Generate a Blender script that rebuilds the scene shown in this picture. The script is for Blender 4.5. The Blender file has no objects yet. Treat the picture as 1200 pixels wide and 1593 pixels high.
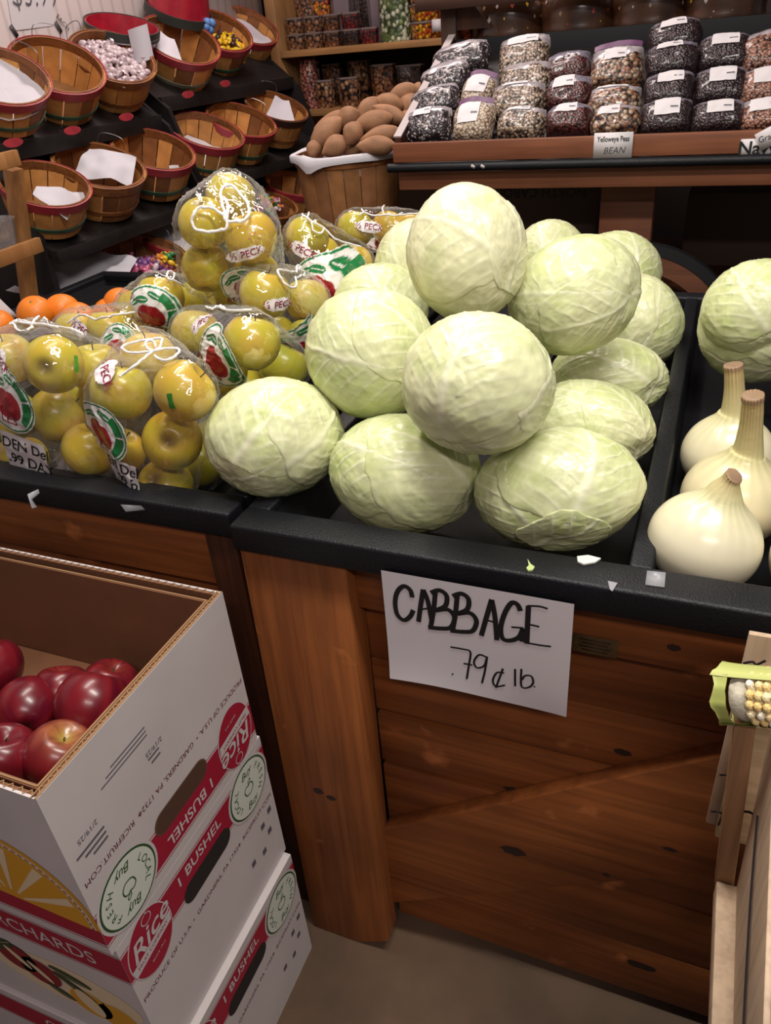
import bpy, bmesh, math, random
import numpy as np
from mathutils import Vector, Matrix, Euler
from mathutils.bvhtree import BVHTree

random.seed(7)
scene = bpy.context.scene
COL = scene.collection
PI = math.pi

# ------------------------------------------------------------------ camera
RC = np.array([[0.92671546, 0.36809884, -0.07550957],
               [0.13528148, -0.51430301, -0.8468715],
               [-0.35056722, 0.77459387, -0.52640951]])      # world axes seen from the camera (x right, y down, z forward)
FPX = 1188.9
CAM = np.array([0.0, 0.0, 1.4])
cd = bpy.data.cameras.new('camera')
cd.sensor_fit = 'HORIZONTAL'; cd.sensor_width = 36.0; cd.lens = 36.0 * FPX / 1200.0
cd.clip_start = 0.02; cd.clip_end = 60
cam = bpy.data.objects.new('camera', cd); COL.objects.link(cam)
r_, d_, f_ = RC[0], RC[1], RC[2]
cam.matrix_world = Matrix(((r_[0], -d_[0], -f_[0], CAM[0]), (r_[1], -d_[1], -f_[1], CAM[1]),
                           (r_[2], -d_[2], -f_[2], CAM[2]), (0, 0, 0, 1)))
scene.camera = cam

# ------------------------------------------------------------------ world, lamps, exposure
w = bpy.data.worlds.new('store_ambient'); scene.world = w; w.use_nodes = True
w.node_tree.nodes['Background'].inputs[0].default_value = (0.80, 0.72, 0.76, 1)
w.node_tree.nodes['Background'].inputs[1].default_value = 0.16
LAMPS = [  # name, location, size x, size y, watts, colour
    ('ceiling_lamp', (0.20, 0.50, 2.45), 0.9, 0.14, 24, (1.0, 0.96, 0.88)),
    ('ceiling_lamp', (-0.80, 1.15, 2.6), 0.14, 1.2, 20, (1.0, 0.94, 0.87)),
    ('ceiling_lamp', (-1.10, 2.55, 2.65), 1.2, 0.2, 21, (1.0, 0.84, 0.80)),
    ('ceiling_lamp', (0.6, -0.9, 2.6), 1.2, 0.2, 23, (1.0, 0.87, 0.83)),
]
vs = scene.view_settings
vs.view_transform = 'Standard'; vs.look = 'None'; vs.exposure = 0.20; vs.gamma = 1.0; vs.use_curve_mapping = False

# ------------------------------------------------------------------ helpers
def ray(u, v):
    return RC.T @ np.array([(u - 600.0) / FPX, (v - 796.5) / FPX, 1.0])
def onY(u, v, y): r = ray(u, v); return CAM + r * (y - CAM[1]) / r[1]
def onZ(u, v, z): r = ray(u, v); return CAM + r * (z - CAM[2]) / r[2]
def onX(u, v, x): r = ray(u, v); return CAM + r * (x - CAM[0]) / r[0]
def at(u, v, t): return CAM + ray(u, v) * t

def tag(o, label, cat, group=None):
    o['label'] = label; o['category'] = cat
    if group: o['group'] = group
    return o
def thing(name, label, cat, loc=(0, 0, 0), rot=(0, 0, 0), group=None):
    o = bpy.data.objects.new(name, None); COL.objects.link(o)
    o.empty_display_size = 0.03
    o.location = loc; o.rotation_euler = rot
    return tag(o, label, cat, group)
def kids(o): return [c for c in bpy.data.objects if c.parent == o]
def dup(root, label=None, loc=None, rot=None, scale=None, group=None):
    tree = KIDS.get(root.name) or kids(root)
    r = root.copy(); COL.objects.link(r)
    if loc is not None: r.location = loc
    if rot is not None: r.rotation_euler = rot
    if scale is not None: r.scale = (scale,) * 3 if isinstance(scale, (int, float)) else scale
    if label: r['label'] = label
    if group: r['group'] = group
    for ch in tree:
        c = ch.copy(); COL.objects.link(c); c.parent = r
        for g in kids(ch):
            d = g.copy(); COL.objects.link(d); d.parent = c
    return r
KIDS = {}

def mesh_obj(name, verts, faces, mats, parent=None, loc=None, fmat=None, col=None, smooth=True, angle=None, bevel=0, segs=2):
    me = bpy.data.meshes.new(name)
    me.from_pydata([tuple(v) for v in verts], [], [tuple(int(i) for i in f) for f in faces])
    if not isinstance(mats, (list, tuple)): mats = [mats]
    for m in mats: me.materials.append(m)
    if fmat is not None: me.polygons.foreach_set('material_index', np.asarray(fmat, dtype=np.int32))
    if col is not None:
        a = me.color_attributes.new('Col', 'FLOAT_COLOR', 'POINT')
        c = np.ones((len(verts), 4), dtype=np.float32); c[:, :3] = col
        a.data.foreach_set('color', c.ravel())
    if bevel or angle is not None:
        bm = bmesh.new(); bm.from_mesh(me)
        if bevel:
            es = [e for e in bm.edges if len(e.link_faces) == 2 and e.calc_face_angle(0) > 0.5]
            bmesh.ops.bevel(bm, geom=es, offset=bevel, segments=segs, affect='EDGES', profile=0.5, clamp_overlap=True)
        for e in bm.edges:
            e.smooth = not (len(e.link_faces) == 2 and e.calc_face_angle(0) > (angle or 0.6))
        bm.to_mesh(me); bm.free()
    me.polygons.foreach_set('use_smooth', [bool(smooth)] * len(me.polygons))
    me.update()
    o = bpy.data.objects.new(name, me); COL.objects.link(o)
    if parent is not None: o.parent = parent
    if loc is not None: o.location = loc
    return o

class MB:
    def __init__(s): s.v = []; s.f = []; s.m = []; s.c = []; s.mats = []
    def _mi(s, mat):
        if mat not in s.mats: s.mats.append(mat)
        return s.mats.index(mat)
    def add(s, verts, faces, mat, col=(1, 1, 1)):
        b = len(s.v); i = s._mi(mat)
        s.v += [tuple(v) for v in verts]; s.c += [col] * len(verts)
        s.f += [tuple(int(k) + b for k in f) for f in faces]; s.m += [i] * len(faces)
        return s
    def box(s, c, d, mat, rot=None, col=(1, 1, 1)):
        hx, hy, hz = d[0] / 2, d[1] / 2, d[2] / 2
        vs_ = [Vector((x, y, z)) for x in (-hx, hx) for y in (-hy, hy) for z in (-hz, hz)]
        if rot is not None:
            R = rot if isinstance(rot, Matrix) else Euler(rot).to_matrix()
            vs_ = [R @ v for v in vs_]
        vs_ = [v + Vector(c) for v in vs_]
        return s.add(vs_, [(0, 1, 3, 2), (4, 6, 7, 5), (0, 4, 5, 1), (2, 3, 7, 6), (0, 2, 6, 4), (1, 5, 7, 3)], mat, col)
    def span(s, a, b, mat, col=(1, 1, 1)):
        return s.box([(a[i] + b[i]) / 2 for i in range(3)], [abs(b[i] - a[i]) for i in range(3)], mat, None, col)
    def tube(s, path, r, mat, n=8, closed=False, col=(1, 1, 1)):
        P = [Vector(p) for p in path]; N = len(P); vs_ = []; fs = []
        up = Vector((0.13, 0.31, 0.94)); prev = None
        for i in range(N):
            t = (P[(i + 1) % N] - P[i - 1]) if (closed or 0 < i < N - 1) else (P[1] - P[0] if i == 0 else P[-1] - P[-2])
            if t.length < 1e-9: t = Vector((0, 0, 1))
            t.normalize()
            a = prev - t * prev.dot(t) if prev is not None else t.cross(up)
            if a.length < 1e-6: a = t.orthogonal()
            a.normalize(); prev = a; b = t.cross(a)
            rr = r[i] if hasattr(r, '__len__') else r
            for k in range(n):
                th = 2 * PI * k / n
                vs_.append(P[i] + (a * math.cos(th) + b * math.sin(th)) * rr)
        for i in range(N if closed else N - 1):
            j = (i + 1) % N
            for k in range(n):
                fs.append((i * n + k, i * n + (k + 1) % n, j * n + (k + 1) % n, j * n + k))
        if not closed:
            fs.append(tuple(reversed(range(n)))); fs.append(tuple((N - 1) * n + k for k in range(n)))
        return s.add(vs_, fs, mat, col)
    def lathe(s, prof, mat, n=24, M=None, col=(1, 1, 1), close=False):
        vs_ = []; fs = []
        for (r, z) in prof:
            for k in range(n):
                th = 2 * PI * k / n
                v = Vector((r * math.cos(th), r * math.sin(th), z)); vs_.append(M @ v if M is not None else v)
        L = len(prof)
        for i in range(L if close else L - 1):
            j = (i + 1) % L
            for k in range(n):
                fs.append((i * n + k, i * n + (k + 1) % n, j * n + (k + 1) % n, j * n + k))
        return s.add(vs_, fs, mat, col)
    def flat(s, poly, fn, mat, off=0.0):                       # a polygon in 2-D mapped onto a surface
        return s.add([fn(p[0], p[1], off) for p in poly], [tuple(range(len(poly)))], mat)
    def ribbon(s, pts, wd, fn, mat, off=0.0, closed=False):     # a pen stroke on a surface
        P = [Vector((p[0], p[1])) for p in pts]; N = len(P); L = []; R = []
        for i in range(N):
            t = (P[(i + 1) % N] - P[i - 1]) if closed or 0 < i < N - 1 else (P[1] - P[0] if i == 0 else P[-1] - P[-2])
            if t.length < 1e-9: t = Vector((1, 0))
            t.normalize(); nn = Vector((-t.y, t.x)) * (wd[i] if hasattr(wd, '__len__') else wd) / 2
            L.append(P[i] + nn); R.append(P[i] - nn)
        vs_ = [fn(p.x, p.y, off) for p in L] + [fn(p.x, p.y, off) for p in R]
        fs = [(i, (i + 1) % N, N + (i + 1) % N, N + i) for i in range(N if closed else N - 1)]
        return s.add(vs_, fs, mat)
    def text(s, body, size, x, y, fn, mat, off=0.0, rot=0.0, shear=0.0, align='CENTER', sx=1.0, bold=0.0):
        vs_, fs = text_mesh(body, size, align, shear, bold)
        ca, sa = math.cos(rot), math.sin(rot)
        out = [fn(x + v[0] * sx * ca - v[1] * sa, y + v[0] * sx * sa + v[1] * ca, off) for v in vs_]
        return s.add(out, fs, mat)
    def build(s, name, parent=None, loc=None, smooth=True, angle=0.6, bevel=0, segs=2, col=False):
        return mesh_obj(name, s.v, s.f, s.mats, parent, loc, s.m, np.array(s.c, dtype=np.float32) if col else None, smooth, angle, bevel, segs)

_txt = {}
def text_mesh(body, size, align, shear, bold):
    key = (body, align, shear, bold)
    if key not in _txt:
        cu = bpy.data.curves.new('lettering', 'FONT'); cu.body = body; cu.size = 1.0
        cu.align_x = align; cu.align_y = 'CENTER'; cu.shear = shear; cu.offset = bold; cu.resolution_u = 3
        o = bpy.data.objects.new('lettering', cu)
        me = o.to_mesh()
        _txt[key] = (np.array([v.co[:2] for v in me.vertices]), [tuple(p.vertices) for p in me.polygons])
        o.to_mesh_clear(); bpy.data.objects.remove(o); bpy.data.curves.remove(cu)
    v, f = _txt[key]
    return v * size, f

def smoothpath(pts, n=6, closed=False):                         # Catmull-Rom
    P = [np.array(p, dtype=float) for p in pts]; N = len(P); out = []
    for i in range(N if closed else N - 1):
        p0 = P[(i - 1) % N] if closed or i > 0 else P[0]; p1 = P[i]; p2 = P[(i + 1) % N]
        p3 = P[(i + 2) % N] if closed or i + 2 < N else P[-1]
        for k in range(n):
            t = k / n
            out.append(0.5 * ((2 * p1) + (-p0 + p2) * t + (2 * p0 - 5 * p1 + 4 * p2 - p3) * t * t + (-p0 + 3 * p1 - 3 * p2 + p3) * t ** 3))
    if not closed: out.append(P[-1])
    return out

def vnoise(p, seed=0):                                           # value noise, p (N,3) -> [-1,1]
    p = np.asarray(p, dtype=np.float64); i = np.floor(p).astype(np.int64); f = p - i; f = f * f * (3 - 2 * f)
    def h(a):
        n = (a[:, 0] * 374761393 + a[:, 1] * 668265263 + a[:, 2] * 2147483647 + seed * 1274126177) & 0xffffffff
        n = ((n ^ (n >> 13)) * 1274126177) & 0xffffffff
        n = n ^ (n >> 16)
        return (n & 0xffff) / 32767.5 - 1
    r = 0
    for dx in (0, 1):
        for dy in (0, 1):
            for dz in (0, 1):
                wgt = (f[:, 0] if dx else 1 - f[:, 0]) * (f[:, 1] if dy else 1 - f[:, 1]) * (f[:, 2] if dz else 1 - f[:, 2])
                r = r + wgt * h(i + np.array([dx, dy, dz]))
    return r
def fbm(p, seed=0, o=3):
    return sum(vnoise(np.asarray(p) * 2 ** k, seed + k * 17) / 2 ** k for k in range(o)) / 1.6

# ------------------------------------------------------------------ materials
_m = {}
def newmat(name):
    m = bpy.data.materials.new(name); m.use_nodes = True
    nt = m.node_tree; b = nt.nodes['Principled BSDF']
    return m, nt, b
def mix(nt, fac, a, b):
    n = nt.nodes.new('ShaderNodeMix'); n.data_type = 'RGBA'
    for k, x in ((0, fac), (6, a), (7, b)):
        if hasattr(x, 'links'): nt.links.new(x, n.inputs[k])
        elif k == 0: n.inputs[0].default_value = x
        else: n.inputs[k].default_value = (*x, 1)
    return n.outputs[2]
def mul(nt, a, b):
    n = nt.nodes.new('ShaderNodeMix'); n.data_type = 'RGBA'; n.blend_type = 'MULTIPLY'; n.inputs[0].default_value = 1
    for k, x in ((6, a), (7, b)):
        if hasattr(x, 'links'): nt.links.new(x, n.inputs[k])
        else: n.inputs[k].default_value = (*x, 1)
    return n.outputs[2]
def tex_noise(nt, scale, detail=4, vec=None, stretch=None, coord='Object'):
    n = nt.nodes.new('ShaderNodeTexNoise'); n.inputs['Scale'].default_value = scale; n.inputs['Detail'].default_value = detail
    tc = nt.nodes.new('ShaderNodeTexCoord'); src = tc.outputs[coord]
    if stretch:
        mp = nt.nodes.new('ShaderNodeMapping'); mp.inputs['Scale'].default_value = stretch
        nt.links.new(src, mp.inputs['Vector']); src = mp.outputs[0]
    nt.links.new(src, n.inputs['Vector'])
    return n
def ramp(nt, src, a, b):
    r = nt.nodes.new('ShaderNodeMapRange'); r.inputs[1].default_value = a; r.inputs[2].default_value = b
    nt.links.new(src, r.inputs[0]); return r.outputs[0]
def bump(nt, b, h, strength, dist=0.002):
    n = nt.nodes.new('ShaderNodeBump'); n.inputs['Strength'].default_value = strength; n.inputs['Distance'].default_value = dist
    nt.links.new(h, n.inputs['Height']); nt.links.new(n.outputs[0], b.inputs['Normal'])
def plain(name, col, rough=0.6, metal=0.0, spec=0.5, var=0.0, vscale=30, bmp=0.0, bscale=200, alpha=1.0, coat=0.0):
    if name in _m: return _m[name]
    m, nt, b = newmat(name)
    b.inputs['Base Color'].default_value = (*col, 1); b.inputs['Roughness'].default_value = rough
    b.inputs['Metallic'].default_value = metal; b.inputs['Specular IOR Level'].default_value = spec
    b.inputs['Coat Weight'].default_value = coat; b.inputs['Coat Roughness'].default_value = 0.12
    if var:
        n = tex_noise(nt, vscale)
        nt.links.new(mix(nt, ramp(nt, n.outputs[0], 0.3, 0.7), [c * (1 - var) for c in col], [min(1, c * (1 + var)) for c in col]), b.inputs['Base Color'])
    if bmp:
        n = tex_noise(nt, bscale); bump(nt, b, n.outputs[0], bmp)
    b.inputs['Alpha'].default_value = alpha
    _m[name] = m; return m
def wood(name, dark, light, axis=0, scale=1.0, rough=0.55, grain=0.35, wear=0.0, spec=0.35):
    if name in _m: return _m[name]
    m, nt, b = newmat(name)
    st = [26, 26, 26]; st[axis] = 1.6
    n1 = tex_noise(nt, scale * 1.0, 5, stretch=st)
    st2 = [90, 90, 90]; st2[axis] = 3
    n2 = tex_noise(nt, scale * 1.3, 3, stretch=st2)
    n3 = tex_noise(nt, 3.5, 3)
    c = mix(nt, ramp(nt, n1.outputs[0], 0.3, 0.7), dark, light)
    k = 1 - grain
    c = mul(nt, c, mix(nt, ramp(nt, n2.outputs[0], 0.35, 0.6), (k, k, k), (1, 1, 1)))
    c = mul(nt, c, mix(nt, ramp(nt, n3.outputs[0], 0.35, 0.65), (0.72, 0.70, 0.68), (1.12, 1.08, 1.05)))
    if wear:
        n4 = tex_noise(nt, 9, 6); c = mix(nt, ramp(nt, n4.outputs[0], 0.66, 0.80), c, [min(1, x * 1.9 + 0.02) for x in light])
    nt.links.new(c, b.inputs['Base Color'])
    b.inputs['Roughness'].default_value = rough; b.inputs['Specular IOR Level'].default_value = spec
    bump(nt, b, n2.outputs[0], 0.18, 0.001)
    _m[name] = m; return m
def vcol(name, rough=0.5, spec=0.5, bmp=0.0, bscale=150, coat=0.0, var=0.0, vscale=60, sss=0.0):
    if name in _m: return _m[name]
    m, nt, b = newmat(name)
    a = nt.nodes.new('ShaderNodeVertexColor'); a.layer_name = 'Col'; c = a.outputs[0]
    if var:
        n = tex_noise(nt, vscale); lo = 1 - var
        c = mul(nt, c, mix(nt, ramp(nt, n.outputs[0], 0.35, 0.65), (lo, lo, lo), (1, 1, 1)))
    nt.links.new(c, b.inputs['Base Color'])
    b.inputs['Roughness'].default_value = rough; b.inputs['Specular IOR Level'].default_value = spec
    b.inputs['Coat Weight'].default_value = coat; b.inputs['Coat Roughness'].default_value = 0.15
    if bmp:
        n = tex_noise(nt, bscale, 3); bump(nt, b, n.outputs[0], bmp, 0.001)
    _m[name] = m; return m
def beans(name, cols, scale, rough=0.35, dark=(0.01, 0.006, 0.006), coat=0.5):
    if name in _m: return _m[name]
    m, nt, b = newmat(name)
    tc = nt.nodes.new('ShaderNodeTexCoord')
    v = nt.nodes.new('ShaderNodeTexVoronoi'); v.inputs['Scale'].default_value = scale; nt.links.new(tc.outputs['Object'], v.inputs['Vector'])
    sx = nt.nodes.new('ShaderNodeSeparateColor'); nt.links.new(v.outputs['Color'], sx.inputs[0])
    c = cols[0]
    for i, k in enumerate(cols[1:]):
        t = (i + 1) / len(cols)
        c = mix(nt, ramp(nt, sx.outputs[0], t - 0.01, t + 0.01), c, k)
    c = mix(nt, ramp(nt, v.outputs['Distance'], 0.35, 0.75), c, dark)
    nt.links.new(c, b.inputs['Base Color']); b.inputs['Roughness'].default_value = rough
    b.inputs['Coat Weight'].default_value = coat; b.inputs['Coat Roughness'].default_value = 0.1
    inv = ramp(nt, v.outputs['Distance'], 0.8, 0.0); bump(nt, b, inv, 0.6, 0.004)
    _m[name] = m; return m
def film(name, haze=0.015, rough=0.045, bmp=0.28, bscale=16, tint=(0.9, 0.9, 0.9), edge=0.24, gloss=0.14):
    if name in _m: return _m[name]
    m, nt, b = newmat(name); nt.nodes.remove(b)
    out = nt.nodes['Material Output']; N = nt.nodes.new; L = nt.links.new
    tr = N('ShaderNodeBsdfTransparent'); tr.inputs[0].default_value = (0.99, 0.99, 0.99, 1)
    gl = N('ShaderNodeBsdfGlossy'); gl.inputs['Roughness'].default_value = rough
    df = N('ShaderNodeBsdfDiffuse'); df.inputs[0].default_value = (*tint, 1)
    n = tex_noise(nt, bscale, 2, stretch=(1.0, 1.0, 0.6)); n.inputs['Distortion'].default_value = 1.6
    bp = N('ShaderNodeBump'); bp.inputs['Strength'].default_value = bmp; bp.inputs['Distance'].default_value = 0.014
    L(n.outputs[0], bp.inputs['Height']); L(bp.outputs[0], gl.inputs['Normal'])
    lw = N('ShaderNodeLayerWeight'); lw.inputs[0].default_value = 0.5
    pw = N('ShaderNodeMath'); pw.operation = 'POWER'; pw.inputs[1].default_value = 3.5; L(lw.outputs['Facing'], pw.inputs[0])
    mr = N('ShaderNodeMapRange'); mr.inputs[3].default_value = haze; mr.inputs[4].default_value = edge; L(pw.outputs[0], mr.inputs[0])
    mr2 = N('ShaderNodeMapRange'); mr2.inputs[3].default_value = gloss; mr2.inputs[4].default_value = gloss * 2.5; L(pw.outputs[0], mr2.inputs[0])
    m1 = N('ShaderNodeMixShader'); L(mr.outputs[0], m1.inputs[0]); L(tr.outputs[0], m1.inputs[1]); L(df.outputs[0], m1.inputs[2])
    m2 = N('ShaderNodeMixShader'); L(mr2.outputs[0], m2.inputs[0]); L(m1.outputs[0], m2.inputs[1]); L(gl.outputs[0], m2.inputs[2])
    L(m2.outputs[0], out.inputs[0])
    _m[name] = m; return m

PLASTIC = plain('black_plastic', (0.0055, 0.006, 0.0085), 0.44, spec=0.32, bmp=0.45, bscale=420, var=0.3, vscale=6)
WELL = plain('black_plastic_well', (0.0045, 0.0045, 0.006), 0.62, spec=0.2)
PAPER = plain('white_paper', (0.64, 0.60, 0.62), 0.75)
INK = plain('black_ink', (0.008, 0.008, 0.010), 0.5)
PAINTBLK = plain('black_painted_board', (0.012, 0.009, 0.009), 0.5, var=0.3)
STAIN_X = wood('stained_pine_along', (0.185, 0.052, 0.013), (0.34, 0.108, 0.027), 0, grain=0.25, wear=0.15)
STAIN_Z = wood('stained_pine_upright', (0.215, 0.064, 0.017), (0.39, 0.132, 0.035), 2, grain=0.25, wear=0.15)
STAIN_B = wood('stained_pine_brace', (0.19, 0.055, 0.014), (0.33, 0.106, 0.027), 0, grain=0.25, wear=0.15)
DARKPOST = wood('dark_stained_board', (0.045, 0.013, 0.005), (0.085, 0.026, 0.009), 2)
PINE = wood('pine_shelf', (0.33, 0.16, 0.06), (0.46, 0.25, 0.10), 0, grain=0.2)
PALE = wood('pale_crate_wood', (0.50, 0.36, 0.24), (0.66, 0.50, 0.36), 2, grain=0.2)
TAN = wood('tan_crate_wood', (0.30, 0.16, 0.08), (0.42, 0.25, 0.13), 2, grain=0.25)
BROWNBD = wood('brown_display_board', (0.17, 0.056, 0.026), (0.25, 0.092, 0.046), 0, grain=0.2)
STRING = plain('white_cotton_string', (0.85, 0.82, 0.82), 0.8, bmp=0.6, bscale=900)

# ------------------------------------------------------------------ lamps above the frame
for nm, loc, sx, sy, pw, c in LAMPS:
    ld = bpy.data.lights.new(nm, 'AREA'); ld.shape = 'RECTANGLE'; ld.size = sx; ld.size_y = sy
    ld.energy = pw; ld.color = c
    lo = bpy.data.objects.new(nm, ld); COL.objects.link(lo); lo.location = loc
# ------------------------------------------------------------------ the room
def struct(o): o['kind'] = 'structure'; return o
FLOORM = plain('worn_concrete_floor', (0.105, 0.062, 0.036), 0.75, var=0.35, vscale=5, bmp=0.3, bscale=60)
struct(MB().span((-2.1, -2.6, -0.05), (2.6, 4.3, 0), FLOORM).build('floor'))
def panelling():
    m, nt, b = newmat('white_wall_panelling')
    wv = nt.nodes.new('ShaderNodeTexWave'); wv.inputs['Scale'].default_value = 5.5; wv.bands_direction = 'Y'; wv.inputs['Distortion'].default_value = 0.6
    tc = nt.nodes.new('ShaderNodeTexCoord'); nt.links.new(tc.outputs['Object'], wv.inputs['Vector'])
    nt.links.new(mix(nt, ramp(nt, wv.outputs['Fac'], 0.0, 0.25), (0.60, 0.52, 0.50), (0.74, 0.65, 0.63)), b.inputs['Base Color'])
    b.inputs['Roughness'].default_value = 0.6
    return m
struct(MB().span((-2.1, -2.6, 0), (-2.06, 4.3, 2.8), panelling()).build('wall_left'))
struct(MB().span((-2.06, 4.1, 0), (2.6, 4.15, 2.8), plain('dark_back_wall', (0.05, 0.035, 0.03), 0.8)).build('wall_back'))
struct(MB().span((-2.1, -2.6, 2.8), (2.6, 4.3, 2.85), plain('ceiling_paint', (0.55, 0.5, 0.48), 0.8)).build('ceiling'))

# ------------------------------------------------------------------ produce stands
def yz_lean(z): return 0.66 + 0.02 * z / 0.85
def stand_cabbage():
    t = thing('produce_stand', 'orange-brown stained pine stand with a diagonal brace, under the cabbage tray', 'display stand', (0, 1.2, 0))
    L = (0, -1.2, 0)
    def post(x0, x1, cut):
        mb = MB(); th = 0.045
        poly = [(x0, 0.0), (x0 + 0.6 * (x1 - x0), 0.0), (x1, cut), (x1, 0.847), (x0, 0.847)]
        n = len(poly)
        vs_ = [(x, yz_lean(z), z) for x, z in poly] + [(x, yz_lean(z) + th, z) for x, z in poly]
        mb.add(vs_, [tuple(range(n)), tuple(reversed(range(n, 2 * n)))] + [(i, n + i, n + (i + 1) % n, (i + 1) % n) for i in range(n)], STAIN_Z)
        knots(mb, [(-0.462, 0.40, 0.010, 0.007), (-0.440, 0.392, 0.009, 0.006)] if x0 < 0 else [], lambda x, z, o: (x, yz_lean(z) - o, z))
        mb.build('leg', t, L, bevel=0.003)
    post(-0.522, -0.368, 0.038); post(0.40, 0.553, 0.0)
    mb = MB(); mb.span((-0.368, 0.700, 0.768), (0.40, 0.73, 0.847), STAIN_X); knots(mb, [(0.02, 0.80, 0.008, 0.005)], lambda x, z, o: (x, 0.70 - o, z)); mb.build('top_rail', t, L, bevel=0.002)
    for i, (z0, z1) in enumerate([(0.662, 0.775), (0.560, 0.660), (0.448, 0.548), (0.30, 0.436), (0.165, 0.297), (0.032, 0.162)]):
        mb = MB(); mb.span((-0.37, 0.722, z0), (0.41, 0.742, z1), STAIN_X)
        kn = {1: [(-0.02, 0.59, 0.012, 0.006)], 2: [(-0.165, 0.458, 0.014, 0.006)], 5: [(0.05, 0.115, 0.025, 0.010)]}.get(i, [])
        knots(mb, kn, lambda x, z, o: (x, 0.722 - o, z)); mb.build('plank', t, L, bevel=0.002)
    poly = [(-0.369, 0.100), (0.40, 0.630), (0.40, 0.767), (0.248, 0.767), (-0.369, 0.307)]
    n = len(poly); mb = MB()
    mb.add([(x, 0.697, z) for x, z in poly] + [(x, 0.7215, z) for x, z in poly],
           [tuple(range(n)), tuple(reversed(range(n, 2 * n)))] + [(i, n + i, n + (i + 1) % n, (i + 1) % n) for i in range(n)], STAIN_B)
    knots(mb, [(-0.155, 0.352, 0.021, 0.010), (0.055, 0.455, 0.010, 0.004), (-0.02, 0.36, 0.006, 0.004)], lambda x, z, o: (x, 0.697 - o, z))
    mb.build('diagonal_brace', t, L, bevel=0.002)
    MB().span((-0.50, 0.745, 0.04), (0.55, 1.74, 0.80), plain('dark_carcass', (0.03, 0.012, 0.006), 0.8)).build('carcass', t, L)
    mb = MB()
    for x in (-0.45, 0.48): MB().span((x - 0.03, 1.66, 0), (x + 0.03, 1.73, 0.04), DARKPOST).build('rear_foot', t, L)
    return t
KNOT = plain('knot_brown', (0.022, 0.008, 0.004), 0.6)
def knots(mb, lst, fn):
    for x, z, a, b in lst:
        rnd = random.Random(int(x * 9999)); n = 14
        mb.flat([(x + a * math.cos(2 * PI * k / n) * rnd.uniform(0.8, 1.1), z + b * math.sin(2 * PI * k / n) * rnd.uniform(0.8, 1.1)) for k in range(n)], fn, KNOT, 0.0006)
stand_cabbage()
def stand_apple():
    t = thing('produce_stand', 'dark red-brown wooden stand behind the stacked cartons, under the apple tray', 'display stand', (-1.1, 1.2, 0))
    L = (1.1, -1.2, 0)
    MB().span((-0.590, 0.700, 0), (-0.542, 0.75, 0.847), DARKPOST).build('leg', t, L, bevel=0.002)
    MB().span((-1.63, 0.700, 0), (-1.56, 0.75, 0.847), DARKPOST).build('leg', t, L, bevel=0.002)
    MB().span((-1.56, 0.705, 0.755), (-0.590, 0.735, 0.847), STAIN_X).build('top_rail', t, L, bevel=0.002)
    for z0, z1 in ((0.60, 0.75), (0.44, 0.597), (0.28, 0.437), (0.12, 0.277)):
        MB().span((-1.56, 0.725, z0), (-0.590, 0.745, z1), STAIN_X).build('plank', t, L, bevel=0.002)
    MB().span((-1.62, 0.752, 0.0), (-0.545, 1.75, 0.80), plain('dark_carcass', (0.03, 0.012, 0.006), 0.8)).build('carcass', t, L)
stand_apple()

def tray(name, label, x0, x1, y0, y1, divs, zf, risers=(), rim=0.05, side=0.034, zt=0.888):
    t = thing(name, label, 'produce tray', ((x0 + x1) / 2, (y0 + y1) / 2, 0.848))
    L = tuple(-c for c in t.location)
    mb = MB()
    zl = 0.849
    mb.span((x0, y0, zl), (x1, y0 + rim, zt), PLASTIC)                      # front rim
    mb.span((x0, y1 - 0.04, zl), (x1, y1, zt), PLASTIC)
    mb.span((x0, y0 + rim - .002, zl), (x0 + side, y1 - .038, zt), PLASTIC); mb.span((x1 - side, y0 + rim - .002, zl), (x1, y1 - .038, zt), PLASTIC)
    mb.build('rim', t, L, bevel=0.0045, segs=3)
    for dx in divs:
        mb = MB()
        vs_ = []
        for y in (y0 + rim - .001, y1 - 0.039):
            vs_ += [(dx - 0.020, y, zf), (dx + 0.020, y, zf), (dx + 0.012, y, zt - 0.001), (dx - 0.012, y, zt - 0.001)]
        mb.add(vs_, [(3, 2, 1, 0), (4, 5, 6, 7), (0, 1, 5, 4), (1, 2, 6, 5), (2, 3, 7, 6), (3, 0, 4, 7)], PLASTIC)
        mb.build('divider', t, L, bevel=0.003, segs=3)
    xs = [x0 + side] + [d for d in divs] + [x1 - side]
    for i in range(len(xs) - 1):
        a, b = xs[i], xs[i + 1]; mb = MB(); ya, yb = y0 + rim, y1 - 0.04
        s = 0.03
        lo = [(a + s * (i == 0), ya + 0.012, zf), (b - s * (i == len(xs) - 2), ya + 0.012, zf), (b - s * (i == len(xs) - 2), yb - 0.012, zf), (a + s * (i == 0), yb - 0.012, zf)]
        hi = [(a - .003, ya - .003, zt - 0.008), (b + .003, ya - .003, zt - 0.008), (b + .003, yb + .003, zt - 0.008), (a - .003, yb + .003, zt - 0.008)]
        mb.add(lo + hi, [(0, 1, 2, 3), (0, 4, 5, 1), (1, 5, 6, 2), (2, 6, 7, 3), (3, 7, 4, 0)], WELL)
        mb.build('well', t, L, smooth=False)
    for (xa, xb, prof) in risers:
        mb = MB(); k = len(prof); mb.add([(xa, y, z) for y, z in prof] + [(xb, y, z) for y, z in prof], [(i, i + 1, k + i + 1, k + i) for i in range(k - 1)] + [], WELL); z0 = prof[0][1] - 0.001
        mb.add([(x, y, z) for x in (xa, xb) for y, z in list(prof) + [(prof[-1][0], z0), (prof[0][0], z0)]], [tuple(range(k + 2)), tuple(reversed(range(k + 2, 2 * k + 4))), (k - 1, k, 2 * k + 2, 2 * k + 1)], WELL); mb.build('sloped_liner', t, L, smooth=False)
    return t
ZF = 0.815
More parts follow.
